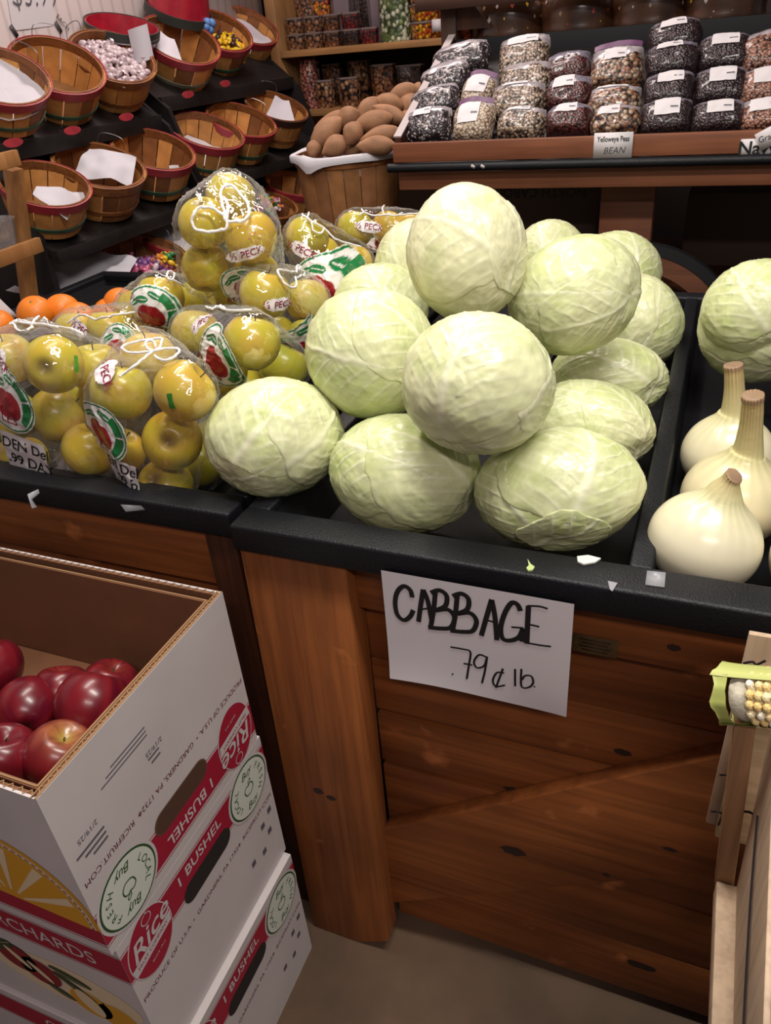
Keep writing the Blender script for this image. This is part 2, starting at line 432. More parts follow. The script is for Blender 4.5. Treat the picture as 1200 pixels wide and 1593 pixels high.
tray('produce_tray', 'black plastic tray holding the cabbages and the sweet onions', -0.526, 0.555, 0.672, 1.752, [-0.026], ZF, [(-0.487, -0.25, ((1.10, ZF + .002), (1.26, 0.872), (1.705, 0.868)))])
tray('produce_tray', 'black plastic tray holding the bagged apples and the oranges', -1.63, -0.540, 0.694, 1.775, [-1.19], ZF, [(-1.165, -0.58, ((0.90, ZF + .002), (1.02, 0.865), (1.20, 0.884), (1.36, 0.950), (1.72, 0.968))), (-1.59, -1.215, ((0.95, ZF + .002), (1.25, 0.838), (1.72, 0.862)))])

# scraps and tape on the front rim
def top(x, y, off): return (x, y, 0.888 + off)
def scrap(name, label, cat, poly_px, mat, off=0.0008):
    P = [onZ(u, v, 0.888)[:2] for u, v in poly_px]
    n = len(P); c = np.mean(P, 0)
    mb = MB(); zz = 0.8885
    mb.add([(p[0] - c[0], p[1] - c[1], 0) for p in P] + [(p[0] - c[0], p[1] - c[1], off) for p in P],
           [tuple(range(n)), tuple(range(n, 2 * n))] + [(i, n + i, n + (i + 1) % n, (i + 1) % n) for i in range(n)], mat)
    return tag(mb.build(name, None, (c[0], c[1], zz)), label, cat)
TAPE = plain('clear_tape', (0.42, 0.42, 0.46), 0.3, alpha=0.55)
scrap('tape_scrap', 'square of clear tape stuck on the black rim in front of the onions', 'tape', [(1007, 889), (1036, 892), (1034, 915), (1004, 911)], TAPE)
scrap('tape_scrap', 'small torn bit of tape on the rim left of the clear square', 'tape', [(946, 905), (961, 908), (953, 921), (949, 918)], TAPE)
scrap('onion_skin', 'white flake of onion skin on the black rim below the right front cabbage', 'food scrap', [(898, 868), (915, 866), (935, 871), (926, 877), (908, 880), (899, 876)], plain('skin_white', (0.72, 0.72, 0.66), 0.6), 0.002)
scrap('leaf_scrap', 'small torn green cabbage leaf bit on the black rim', 'food scrap', [(821, 872), (826, 880), (832, 884), (829, 889), (822, 890), (819, 886), (823, 882)], plain('leaf_green_scrap', (0.50, 0.58, 0.24), 0.6), 0.002)
scrap('tape_scrap', 'dull torn tape strip on the apple tray rim at the left edge', 'tape', [(43, 770), (60, 762), (62, 768), (50, 778), (58, 790), (50, 792)], TAPE)
scrap('tape_scrap', 'scuffed tape patch on the apple tray rim near its right corner', 'tape', [(188, 786), (220, 788), (226, 794), (196, 797)], plain('scuffed_tape', (0.2, 0.2, 0.22), 0.5, alpha=0.5))

# ------------------------------------------------------------------ the cabbage sign
def sign():
    tl, tr, br, bl = onY(598, 900, 0.672), onY(889, 944, 0.672), onY(885, 1107, 0.672), onY(611, 1050, 0.672)
    x0, x1 = -0.315, -0.0875; z1 = 0.862
    NX, NZ = 24, 20; mb = MB(); vs_ = []
    def zb(s): return 0.689 + 0.005 * math.sin(s * 5.0 + 0.3) + 0.004 * s
    def curl(s, h): return 0.006 * math.exp(-h * 5) * math.sin(3.6 * s + 1.0) + 0.007 * math.exp(-(1 - s) * 6 - h * 3)
    def surf(x, z, off=0.0):
        s = (x - x0) / (x1 - x0); h = (z - 0.69) / (z1 - 0.69)
        return Vector((x, 0.668 - curl(s, max(h, 0)) - off, z))
    for j in range(NZ + 1):
        for i in range(NX + 1):
            s = i / NX; h = j / NZ; x = x0 + s * (x1 - x0); z = zb(s) + h * (z1 - zb(s)) 
            vs_.append(surf(x, z))
    n = len(vs_)
    vs_ += [v + Vector((0, 0.0003, 0)) for v in vs_]
    fs = []
    for j in range(NZ):
        for i in range(NX):
            a = j * (NX + 1) + i; q = (a, a + 1, a + NX + 2, a + NX + 1)
            fs += [q, tuple(reversed([k + n for k in q]))]
    mb.add(vs_, fs, PAPER)
    o = mb.build('price_sign', None)
    tag(o, 'white paper sign reading CABBAGE .79 cent lb, hanging from the tray lip', 'sign')
    def W(px):   # pixels of a close view of the sign -> sign plane
        out = []
        for u, v in px:
            p = onY(590 + u / 3.0769, 890 + v / 3.0769, 0.668); out.append((p[0], p[2]))
        return out
    fat, thin = 0.0062, 0.0027
    ink = MB()
    def st(px, wd, n=6, sm=True): ink.ribbon(W(smoothpath(px, n) if sm else px), wd, surf, INK, 0.0006)
    # C
    st([(160, 120), (150, 85), (120, 66), (90, 90), (78, 140), (88, 200), (120, 228), (150, 210), (165, 180)], fat)
    # A
    st([(190, 236), (200, 160), (212, 82)], fat); st([(212, 82), (235, 140), (255, 240)], fat); st([(195, 178), (248, 170)], thin)
    # B B
    for dx, dy in ((0, 0), (105, 16)):
        st([(270 + dx, 96 + dy), (262 + dx, 180 + dy), (248 + dx, 262 + dy)], fat)
        st([(248 + dx, 98 + dy), (290 + dx, 86 + dy), (324 + dx, 112 + dy), (318 + dx, 160 + dy), (270 + dx, 182 + dy)], fat)
        st([(270 + dx, 182 + dy), (330 + dx, 178 + dy), (362 + dx, 215 + dy), (345 + dx, 262 + dy), (300 + dx, 268 + dy), (236 + dx, 262 + dy)], fat)
    # A
    st([(490, 303), (515, 215), (540, 130)], fat); st([(540, 130), (556, 215), (565, 325)], fat); st([(505, 226), (560, 240)], thin)
    # G
    st([(678, 185), (664, 155), (636, 146), (605, 190), (584, 260), (592, 315), (630, 326), (672, 308), (690, 266)], fat)
    st([(634, 262), (692, 266)], thin); st([(688, 266), (684, 332)], fat)
    # E
    st([(716, 160), (712, 250), (708, 342)], fat); st([(712, 160), (770, 163), (808, 174)], thin); st([(716, 248), (768, 260)], thin); st([(704, 336), (770, 348), (824, 354)], thin)
    # .79c lb.
    st([(352, 480), (358, 484)], 0.003, sm=False)
    st([(343, 356), (400, 366), (438, 380), (432, 440), (422, 506)], thin); st([(406, 434), (448, 442)], thin)
    st([(515, 405), (480, 394), (456, 425), (470, 455), (505, 445), (518, 402), (508, 470), (494, 528)], thin)
    st([(600, 482), (565, 480), (546, 515), (560, 545), (604, 540)], thin); st([(594, 460), (560, 552)], thin)
    st([(652, 462), (652, 546)], thin)
    st([(682, 462), (682, 545), (715, 552), (738, 530), (730, 498), (700, 495), (684, 515)], thin); st([(742, 546), (747, 550)], 0.003, sm=False)
    ink.build('handwriting', o)
    for (u, v) in ((700, 915), (850, 935)):
        pass
    return o
sign()
p0 = onY(926, 1004, 0.6995)
BR = plain('dull_brass', (0.13, 0.085, 0.035), 0.45, 0.6, var=0.3)
pl = MB(); pl.box((0, 0, 0), (0.051, 0.002, 0.026), BR)
pf = lambda x, z, off: (x, -0.001 - off, z)
for k, s in enumerate(('PRODUCE STANDS', 'DISPLAY FIXTURES', '')):
    pass
plate = pl.build('maker_plate', None, (p0[0], 0.6989, p0[2]), bevel=0.0004)
tag(plate, 'small dull brass maker plate on the stand rail right of the cabbage sign', 'plate')
ln = MB()
for k in range(4): ln.box((0, -0.0012, 0.008 - 0.0052 * k), (0.036 - 0.006 * (k % 2), 0.0004, 0.0016), KNOT)
ln.build('worn_engraving', plate)
sc = MB()
for sx in (-0.022, 0.022):
    sc = MB(); sc.lathe([(0.0017, 0), (0.0012, 0.0008), (0, 0.001)], BR, 8, Matrix.Translation((sx, -0.001, 0)) @ Matrix.Rotation(PI / 2, 4, 'X')); sc.build('screw', plate)
# ------------------------------------------------------------------ bushel cartons
WHITE = plain('white_carton_print', (0.56, 0.51, 0.51), 0.55, var=0.05, vscale=8)
KRAFT = plain('brown_cardboard', (0.175, 0.070, 0.030), 0.8, var=0.12, vscale=14)
FLUTE = plain('cardboard_edge', (0.27, 0.15, 0.07), 0.85)
RED = plain('carton_red_ink', (0.34, 0.010, 0.035), 0.5)
GRN = plain('carton_green_ink', (0.02, 0.075, 0.022), 0.5)
MINT = plain('carton_pale_mint', (0.62, 0.66, 0.58), 0.55)
BRN = plain('carton_maroon_ink', (0.13, 0.018, 0.035), 0.6)
HOLE = plain('hand_hole_dark', (0.012, 0.007, 0.005), 0.9)
GOLD = plain('carton_yellow_ink', (0.62, 0.30, 0.02), 0.6)
CREAM = plain('carton_cream_ink', (0.70, 0.55, 0.36), 0.6)
GREY = plain('carton_grey_ink', (0.10, 0.09, 0.11), 0.6)
RED2 = plain('carton_fruit_red', (0.22, 0.012, 0.015), 0.5)
ORG = plain('carton_peach_ink', (0.66, 0.33, 0.09), 0.6)
LEAF = plain('carton_leaf_ink', (0.035, 0.055, 0.02), 0.6)

CX0, CX1, CY0, CY1 = -1.02, -0.519, 0.296, 0.624
LW = CY1 - CY0
def ell(cx, cy, a, b, n=40, rot=0.0):
    ca, sa = math.cos(rot), math.sin(rot)
    return [(cx + a * math.cos(t) * ca - b * math.sin(t) * sa, cy + a * math.cos(t) * sa + b * math.sin(t) * ca) for t in [2 * PI * k / n for k in range(n)]]
def stadium(cx, cy, L, h, n=10):
    r = h / 2; a = L / 2 - r
    return [(cx + a + r * math.cos(t), cy + r * math.sin(t)) for t in [-PI / 2 + PI * k / n for k in range(n + 1)]] + \
           [(cx - a + r * math.cos(t), cy + r * math.sin(t)) for t in [PI / 2 + PI * k / n for k in range(n + 1)]]
def arc_text(mb, s, cx, cy, r, a0, a1, size, fn, mat, off, inward=False):
    n = len(s)
    for i, ch in enumerate(s):
        a = a0 + (a1 - a0) * (i + 0.5) / n
        mb.text(ch, size, cx + r * math.cos(a), cy + r * math.sin(a), fn, mat, off, a - PI / 2 if not inward else a + PI / 2)

def end_print(mb, fn, H, flip, hole, faded):
    """artwork of the short end: a runs 0..LW from left to right, b 0..H upward, for the upright carton"""
    def g(a, b, off):
        return fn(LW - a, H - b, off) if flip else fn(a, b, off)
    o1, o2, o3, o4 = 0.0004, 0.0007, 0.0010, 0.0013
    b0, b1 = H * 0.735, H * 0.925
    mb.flat([(0, b0), (LW, b0), (LW, b1), (0, b1)], g, RED, o1)
    for bb in (b0 - 0.0035, b1 + 0.0035): mb.ribbon([(0, bb), (LW, bb)], 0.0012, g, RED, o1)
    # oval emblem
    cx, cy = LW * 0.135, H * 0.80; a, b = 0.040, 0.053
    if flip: cx, cy = LW * 0.135, H * 0.80
    mb.flat(ell(cx, cy, a, b), g, WHITE, o2); mb.flat(ell(cx, cy, a - 0.0015, b - 0.0015), g, RED, o3)
    mb.flat([(cx - 0.036, cy - 0.022), (cx + 0.036, cy - 0.012), (cx + 0.0385, cy + 0.004), (cx - 0.039, cy - 0.006)], g, WHITE, o4)
    mb.text('FRUIT COMPANY', 0.0078, cx, cy - 0.009, g, RED, 0.0016, 0.13)
    mb.text('Rice', 0.042, cx + 0.001, cy + 0.014, g, WHITE, 0.0016, 0.13, shear=0.35, bold=0.012)
    mb.ribbon(ell(cx + 0.004, cy + 0.040, 0.0085, 0.008, 18), 0.0013, g, WHITE, 0.0016, closed=True)
    mb.ribbon([(cx + 0.004, cy + 0.047), (cx + 0.006, cy + 0.0515)], 0.0014, g, WHITE, 0.0016)
    mb.text('SINCE 1913', 0.0055, cx + 0.004, cy - 0.030, g, WHITE, 0.0016, 0.13)
    # round local-fruit emblem
    cx, cy, r = LW * 0.845, H * 0.80, 0.0475
    mb.flat(ell(cx, cy, r + 0.004, r + 0.004), g, WHITE, o2); mb.flat(ell(cx, cy, r, r), g, GRN, o3); mb.flat(ell(cx, cy, r - 0.0028, r - 0.0028), g, MINT, o4)
    oo = 0.0016
    mb.text('Buy', 0.017, cx, cy + 0.029, g, GRN, oo, shear=0.4, bold=0.006); mb.text('Buy', 0.017, cx, cy - 0.031, g, GRN, oo, shear=0.4, bold=0.006)
    arc_text(mb, 'FRESH', cx, cy, 0.033, PI * 0.28, -PI * 0.28, 0.0135, g, GRN, oo)
    arc_text(mb, 'LOCAL', cx, cy, 0.033, PI * 1.25, PI * 0.75, 0.0135, g, GRN, oo)
    mb.ribbon([(cx + x * 0.001, cy + y * 0.001) for x, y in smoothpath([(0, 5), (-6, 7), (-11, 1), (-8, -8), (-1, -11), (5, -10), (10, -4), (9, 4), (4, 7), (0, 5)], 4)], 0.0018, g, GRN, oo)
    mb.ribbon([(cx + x * 0.001, cy + y * 0.001) for x, y in smoothpath([(0, 6), (1, 12), (5, 15), (7, 12), (2, 8)], 4)], 0.0015, g, GRN, oo)
    # words in the band and the hand hole below it
    mb.text('1 BUSHEL', 0.024, LW * 0.475, H * 0.865, g, WHITE, o2, bold=0.012, sx=1.0)
    mb.flat(stadium(LW * 0.50, H * 0.725, 0.110, 0.034), g, HOLE if not hole else plain('hole_cut_edge', (0.12, 0.06, 0.03), 0.85), o2)
    if hole: mb.flat(stadium(LW * 0.50, H * 0.725, 0.106, 0.030), g, plain('shaded_sleeve_patch', (0.075, 0.030, 0.014), 0.85), o3)  # flat patch over the print; sleeve brown darkened to stand in for recess shade
    # line of small print
    mb.text('PRODUCE OF U.S.A.', 0.0115, LW * 0.17, H * 0.545, g, BRN, o1)
    mb.text('\u2022  GARDNERS, PA 17324', 0.0115, LW * 0.52, H * 0.545, g, BRN, o1)
    mb.text('\u2022  RICEFRUIT.COM', 0.0115, LW * 0.84, H * 0.545, g, BRN, o1)
    # stamps
    if flip:
        rr = random.Random(3)
        for k in range(3): mb.ribbon([(LW * 0.56, H * 0.24 - 0.006 * k), (LW * (0.80 - 0.03 * k), H * 0.24 - 0.006 * k)], 0.0016, g, GREY, o1)
        mb.text('2/19/25', 0.010, LW * 0.90, H * 0.34, g, GREY, o1); mb.text('2/19/25', 0.010, LW * 0.55, H * 0.33, g, GREY, o1)
        for k in range(3): mb.ribbon([(LW * 0.84, H * 0.40 + 0.008 * k), (LW * (0.97 - 0.03 * k), H * 0.40 + 0.008 * k)], 0.003, g, GREY, o1)
        for k in range(2): mb.ribbon([(LW * 0.53, H * 0.36 + 0.008 * k), (LW * (0.59 - 0.01 * k), H * 0.36 + 0.008 * k)], 0.0025, g, GREY, o1)
    else:
        rr = random.Random(5)
        for (a, b) in ((0.74, 0.26), (0.83, 0.22), (0.90, 0.30), (0.86, 0.40), (0.93, 0.44)):
            mb.flat([(LW * a, H * b), (LW * a + 0.010, H * b), (LW * a + 0.010, H * b + 0.011), (LW * a, H * b + 0.011)], g, GREY, o1)
def front_print(mb, fn, W, H, flip, word):
    """artwork of the long side: a runs 0..W from left to right"""
    def g(a, b, off): return fn(W - a, H - b, off) if flip else fn(a, b, off)
    o1, o2, o3, o4 = 0.0004, 0.0007, 0.0010, 0.0013
    b0, b1 = H * 0.735, H * 0.925
    mb.flat([(0, b0), (W, b0), (W, b1), (0, b1)], g, RED, o1)
    for bb in (b0 - 0.0035, b1 + 0.0035): mb.ribbon([(0, bb), (W, bb)], 0.0012, g, RED, o1)
    mb.text(word, 0.036, W * 0.72, H * 0.828, g, WHITE, o2, bold=0.004)
    def fruit(cx, cy, r, m, rim):
        mb.flat(ell(cx, cy, r, r * 0.92, 30), g, rim, o2); mb.flat(ell(cx, cy, r * 0.94, r * 0.86, 30), g, m, o3)
    if not flip:
        mb.flat(ell(W * 0.73, H * 0.40, 0.125, 0.050), g, CREAM, o1)
        fruit(W * 0.585, H * 0.475, 0.036, RED2, LEAF); fruit(W * 0.655, H * 0.42, 0.036, RED2, WHITE)
        fruit(W * 0.80, H * 0.30, 0.036, GOLD, CREAM); fruit(W * 0.885, H * 0.27, 0.036, GOLD, CREAM)
        mb.flat(ell(W * 0.80, H * 0.31, 0.016, 0.030, rot=0.5), g, CREAM, 0.0014)
        mb.flat(ell(W * 0.655, H * 0.42, 0.006, 0.025, rot=0.7), g, CREAM, 0.0014)
        mb.flat(ell(W * 0.59, H * 0.48, 0.006, 0.026, rot=0.7), g, CREAM, 0.0014)
        for (x, y, a, b, r) in ((0.77, 0.51, 0.034, 0.008, -0.25), (0.77, 0.42, 0.036, 0.008, -0.6), (0.54, 0.55, 0.03, 0.012, 0.5), (0.70, 0.29, 0.024, 0.008, -0.4)):
            mb.flat(ell(W * x, H * y, a, b, 20, r), g, LEAF, o4); mb.ribbon([(W * x - a * 0.8, H * y + 0.3 * a * r * -2), (W * x + a * 0.8, H * y + a * r)], 0.0008, g, CREAM, 0.0015)
    else:
        # a big slice of fruit with dotted rind
        cx, cy, R = W * 0.285, H * 0.82, 0.165
        def sec(r, a0, a1, n=26): return [(cx - 0.02 + r * math.cos(a0 + (a1 - a0) * k / n), cy + r * math.sin(a0 + (a1 - a0) * k / n) * 1.0) for k in range(n + 1)]
        a0, a1 = -PI, -PI * 0.02
        for r, m, oo in ((0.125, GOLD, o2), (0.119, CREAM, o3), (0.112, GOLD, o4)):
            P = sec(r, a0, a1); mb.flat(P, g, m, oo)
        for k in range(6):
            a = -PI * (0.12 + 0.15 * k); mb.ribbon([(cx - 0.02 + 0.02 * math.cos(a), cy + 0.02 * math.sin(a)), (cx - 0.02 + 0.108 * math.cos(a), cy + 0.108 * math.sin(a))], [0.003, 0.014], g, CREAM, 0.0016)
        for k in range(40):
            a = a0 + (a1 - a0) * k / 40; mb.ribbon([(cx - 0.02 + 0.1155 * math.cos(a), cy + 0.1155 * math.sin(a)), (cx - 0.02 + 0.1155 * math.cos(a + 0.05), cy + 0.1155 * math.sin(a + 0.05))], 0.0016, g, RED2, 0.0016)

def carton(label, z0, H, flip, word, opened, dx=0.0, dy=0.0, rz=0.0, hole=False):
    cx, cy = (CX0 + CX1) / 2 + dx, (CY0 + CY1) / 2 + dy
    t = thing('apple_carton', label, 'carton', (cx, cy, z0), (0, 0, rz))
    hx, hy = (CX1 - CX0) / 2, LW / 2; th = 0.007
    mb = MB(); z1 = H
    def wall(a, b, inner=KRAFT):
        # outer white skin + kraft inside, per wall slab
        mb.span(a, b, WHITE)
    # outer shell as four walls and a bottom, white outside
    for (a, b) in (((-hx, -hy, 0), (hx, -hy + 0.003, z1)), ((-hx, hy - 0.003, 0), (hx, hy, z1)), ((-hx, -hy + .003, 0), (-hx + 0.003, hy - .003, z1)), ((hx - 0.003, -hy + .003, 0), (hx, hy - .003, z1))):
        mb.span(a, b, WHITE)
    mb.span((-hx + 0.003, -hy + 0.003, 0.001), (hx - 0.003, hy - 0.003, 0.006), KRAFT)
    if not opened: mb.span((-hx + 0.003, -hy + 0.003, z1 - 0.006), (hx - 0.003, hy - 0.003, z1 - 0.001), WHITE)
    mb.build('shell', t, smooth=False)
    if opened:
        li = MB(); g = 0.0035; q = th
        for (a, b) in (((-hx + g, -hy + g, 0.007), (hx - g, -hy + q, z1 - .001)), ((-hx + g, hy - q, 0.007), (hx - g, hy - g, z1 - .001)), ((-hx + g, -hy + q, 0.007), (-hx + q, hy - q, z1 - .001)), ((hx - q, -hy + q, 0.007), (hx - g, hy - q, z1 - .001))):
            li.span(a, b, KRAFT)
        # inner sleeve, a few mm lower and standing off the wall
        s = 0.013; s2 = 0.018; zt = z1 - 0.006
        for (a, b) in (((-hx + s, -hy + s, 0.007), (hx - s, -hy + s2, zt)), ((-hx + s, hy - s2, 0.007), (hx - s, hy - s, zt)), ((-hx + s, -hy + s2, 0.007), (-hx + s2, hy - s2, zt)), ((hx - s2, -hy + s2, 0.007), (hx - s, hy - s2, zt))):
            li.span(a, b, KRAFT)
        li.build('inner_sleeve', t, smooth=False)
        MB().span((-hx + 0.019, -hy + 0.019, 0.086), (hx - 0.019, hy - 0.019, 0.092), KRAFT).build('cardboard_layer', t, smooth=False)
        ed = MB(); z = z1 + 0.0006
        def zig(p, q, wd, zz, nrm):
            n = int((Vector(q) - Vector(p)).length / 0.0060); pts = []
            for k in range(n + 1):
                f = k / n; b = Vector(p).lerp(Vector(q), f); pts.append(b + Vector(nrm) * (wd * 0.5 * (1 if k % 2 else -1)))
            ed.ribbon([(v.x, v.y) for v in pts], 0.0015, lambda x, y, o: (x, y, zz), FLUTE)
        for (p, q, nr) in (((hx - 0.0045, -hy, 0), (hx - 0.0045, hy, 0), (1, 0, 0)), ((-hx, -hy + 0.0045, 0), (hx, -hy + 0.0045, 0), (0, 1, 0)), ((-hx, hy - 0.0045, 0), (hx, hy - 0.0045, 0), (0, 1, 0))):
            zig((p[0], p[1]) + (0,), (q[0], q[1]) + (0,), 0.0062, z, nr)
        for (a, b) in (((hx - .0165, -hy + .015, zt), (hx - .0145, hy - .015, zt + .0012)), ((-hx + .015, -hy + .0145, zt), (hx - .0165, -hy + .0165, zt + .0012)), ((-hx + .015, hy - .0165, zt), (hx - .0165, hy - .0145, zt + .0012))):
            ed.span(a, b, FLUTE)
        ed.span((hx - .0075, -hy, z1), (hx - .0062, hy, z1 + .0010), FLUTE); ed.span((hx - .0026, -hy, z1), (hx - .0005, hy, z1 + .0010), FLUTE)
        ed.build('corrugated_edge', t, smooth=False)
    pr = MB()
    end_print(pr, lambda a, b, off: (hx + off, -hy + a, b), H, flip, hole, False)
    front_print(pr, lambda a, b, off: (-hx + a, -hy - off, b), 2 * hx, H, flip, word)
    pr.build('printed_artwork', t, smooth=False)
    return t
carton('white and red bushel carton standing on the floor, lowest of the stack of three', 0.0, 0.278, False, 'ORCHARDS', False, 0.012, 0.0, 0.0)
carton('white and red bushel carton in the middle of the stack, reading ORCHARDS', 0.279, 0.268, False, 'ORCHARDS', False, 0.0, 0.006, 0.0)
carton('open bushel carton of red apples, printed upside down, topmost of the stack', 0.548, 0.270, True, 'ORCHARDS', True, 0.0, 0.0, 0.0, hole=True)
POS = {
    'g90': (-0.624, 0.767, 1.022),
    'g91': (-0.730, 0.767, 1.011),
    'g92': (-0.663, 0.767, 0.946),
    'g93': (-0.697, 0.767, 0.868),
    'g94': (-0.838, 0.841, 0.867),
    'g95': (-0.755, 0.867, 1.020),
    'g100': (-0.699, 0.855, 0.860),
    'g101': (-0.713, 0.939, 0.860),
    'g80': (-0.838, 0.767, 1.045),
    'g81': (-0.889, 0.788, 0.951),
    'g82': (-0.818, 0.767, 0.912),
    'g83': (-0.851, 0.856, 1.002),
    'g84': (-0.994, 0.826, 1.019),
    'g85': (-0.974, 0.780, 0.945),
    'g86': (-0.900, 0.872, 0.934),
    'g87': (-0.993, 0.787, 0.862),
    'g70': (-1.011, 1.075, 0.979),
    'g71': (-0.936, 1.115, 0.979),
    'g72': (-0.919, 1.033, 0.963),
    'g73': (-1.096, 1.080, 0.967),
    'g60': (-0.603, 0.915, 1.037),
    'g61': (-0.782, 1.026, 1.003),
    'g62': (-0.630, 1.035, 0.952),
    'g63': (-0.699, 0.961, 0.967),
    'g64': (-0.701, 1.025, 0.906),
    'g50': (-0.883, 1.081, 1.042),
    'g51': (-0.897, 1.192, 0.999),
    'g52': (-1.011, 1.164, 0.988),
    'g40': (-0.654, 1.054, 1.065),
    'g41': (-0.681, 1.237, 0.998),
    'g42': (-0.735, 1.200, 0.939),
    'g43': (-0.653, 1.174, 0.946),
    'g10': (-0.762, 1.080, 1.171),
    'g11': (-0.681, 1.085, 1.145),
    'g12': (-0.759, 1.163, 1.190),
    'g13': (-0.787, 1.097, 1.091),
    'g14': (-0.709, 1.124, 1.073),
    'g15': (-0.776, 1.159, 1.034),
    'g20': (-0.722, 1.344, 1.084),
    'g21': (-0.663, 1.408, 1.021),
    'g22': (-0.680, 1.326, 1.007),
    'g23': (-0.744, 1.435, 1.028),
    'g30': (-0.745, 1.618, 1.040),
    'g31': (-0.712, 1.734, 1.018),
    'g32': (-0.639, 1.690, 1.022),
    'c1': (-0.516, 0.805, 0.953),
    'c2': (-0.334, 0.810, 0.913),
    'c3': (-0.136, 0.823, 0.907),
    'c4': (-0.412, 0.909, 1.036),
    'c5': (-0.232, 0.811, 1.054),
    'c6': (-0.314, 1.040, 1.138),
    'c7': (-0.176, 1.111, 1.065),
    'c8': (-0.130, 1.459, 0.912),
    'c9': (-0.135, 1.201, 0.901),
    'c10': (-0.133, 1.027, 0.897),
    'c11': (-0.172, 1.616, 0.967),
    'c12': (-0.324, 1.688, 0.955),
    'c13': (-0.538, 1.455, 1.011),
    'c14': (-0.550, 1.271, 0.977),
}
# ------------------------------------------------------------------ cabbages
CABM = vcol('cabbage_leaf', 0.34, 0.45, bmp=0.45, bscale=55, coat=0.12, var=0.08, vscale=25)
def veins(d, b, c, seed):
    """vein strength 0..1 for unit directions d of a leaf growing from b through c"""
    ang = np.arccos(np.clip(d @ c, -1, 1))
    pa = c * (b @ c) - b; pa = pa / np.linalg.norm(pa)      # along the leaf, away from the stalk
    qa = np.cross(c, pa)
    tp, tq = d @ pa, d @ qa; n = np.sqrt(tp * tp + tq * tq) + 1e-9
    u = ang * tp / n + 1.35; v = ang * tq / n
    nz = fbm(d * 3.0, seed, 3) * 0.10
    v2 = v + nz * 0.6; av = np.abs(v2)
    mid = np.exp(-(av / np.clip(0.085 * (1 - u / 3.0), 0.008, 1)) ** 2)
    s = (u - 0.85 * av ** 0.9 + nz * 0.7) * 3.6 + np.where(v2 > 0, 0.0, 0.45)
    fr = np.abs(s - np.round(s))
    side = np.exp(-(fr / (0.055 + 0.05 * np.exp(-av * 3))) ** 2) * np.clip(1.15 - av * 0.75, 0.15, 1) * np.clip(av * 6, 0, 1)
    s2 = (v2 * 1.1 + u * 0.55 * np.sign(v2) + fbm(d * 5, seed + 5, 2) * 0.14) * 8.0
    fr2 = np.abs(s2 - np.round(s2)); fine = np.exp(-(fr2 / 0.10) ** 2) * 0.30
    return np.clip(np.maximum(np.maximum(mid, side * 0.85), fine), 0, 1), u, v
def cab_col(V, d, seed, tone, u):
    pale = np.array([0.82, 0.82, 0.58]); base = np.array([0.635, 0.68, 0.365]); green = np.array([0.42, 0.53, 0.115])
    base = base * (1 - tone) + np.array([0.76, 0.74, 0.48]) * tone
    g = np.clip(fbm(d * 2.2, seed + 9, 3) * 0.9 + 0.22 - tone * 0.42, 0, 1)[:, None]
    c = base * (1 - g * 0.75) + green * g * 0.75
    k = np.clip(V * 0.92, 0, 1)[:, None]
    c = c * (1 - k) + pale * k
    sp = np.clip(vnoise(d * 9, seed + 3) * 0.10, -0.1, 0.1)[:, None]
    return np.clip(c * (1 + sp), 0, 1)
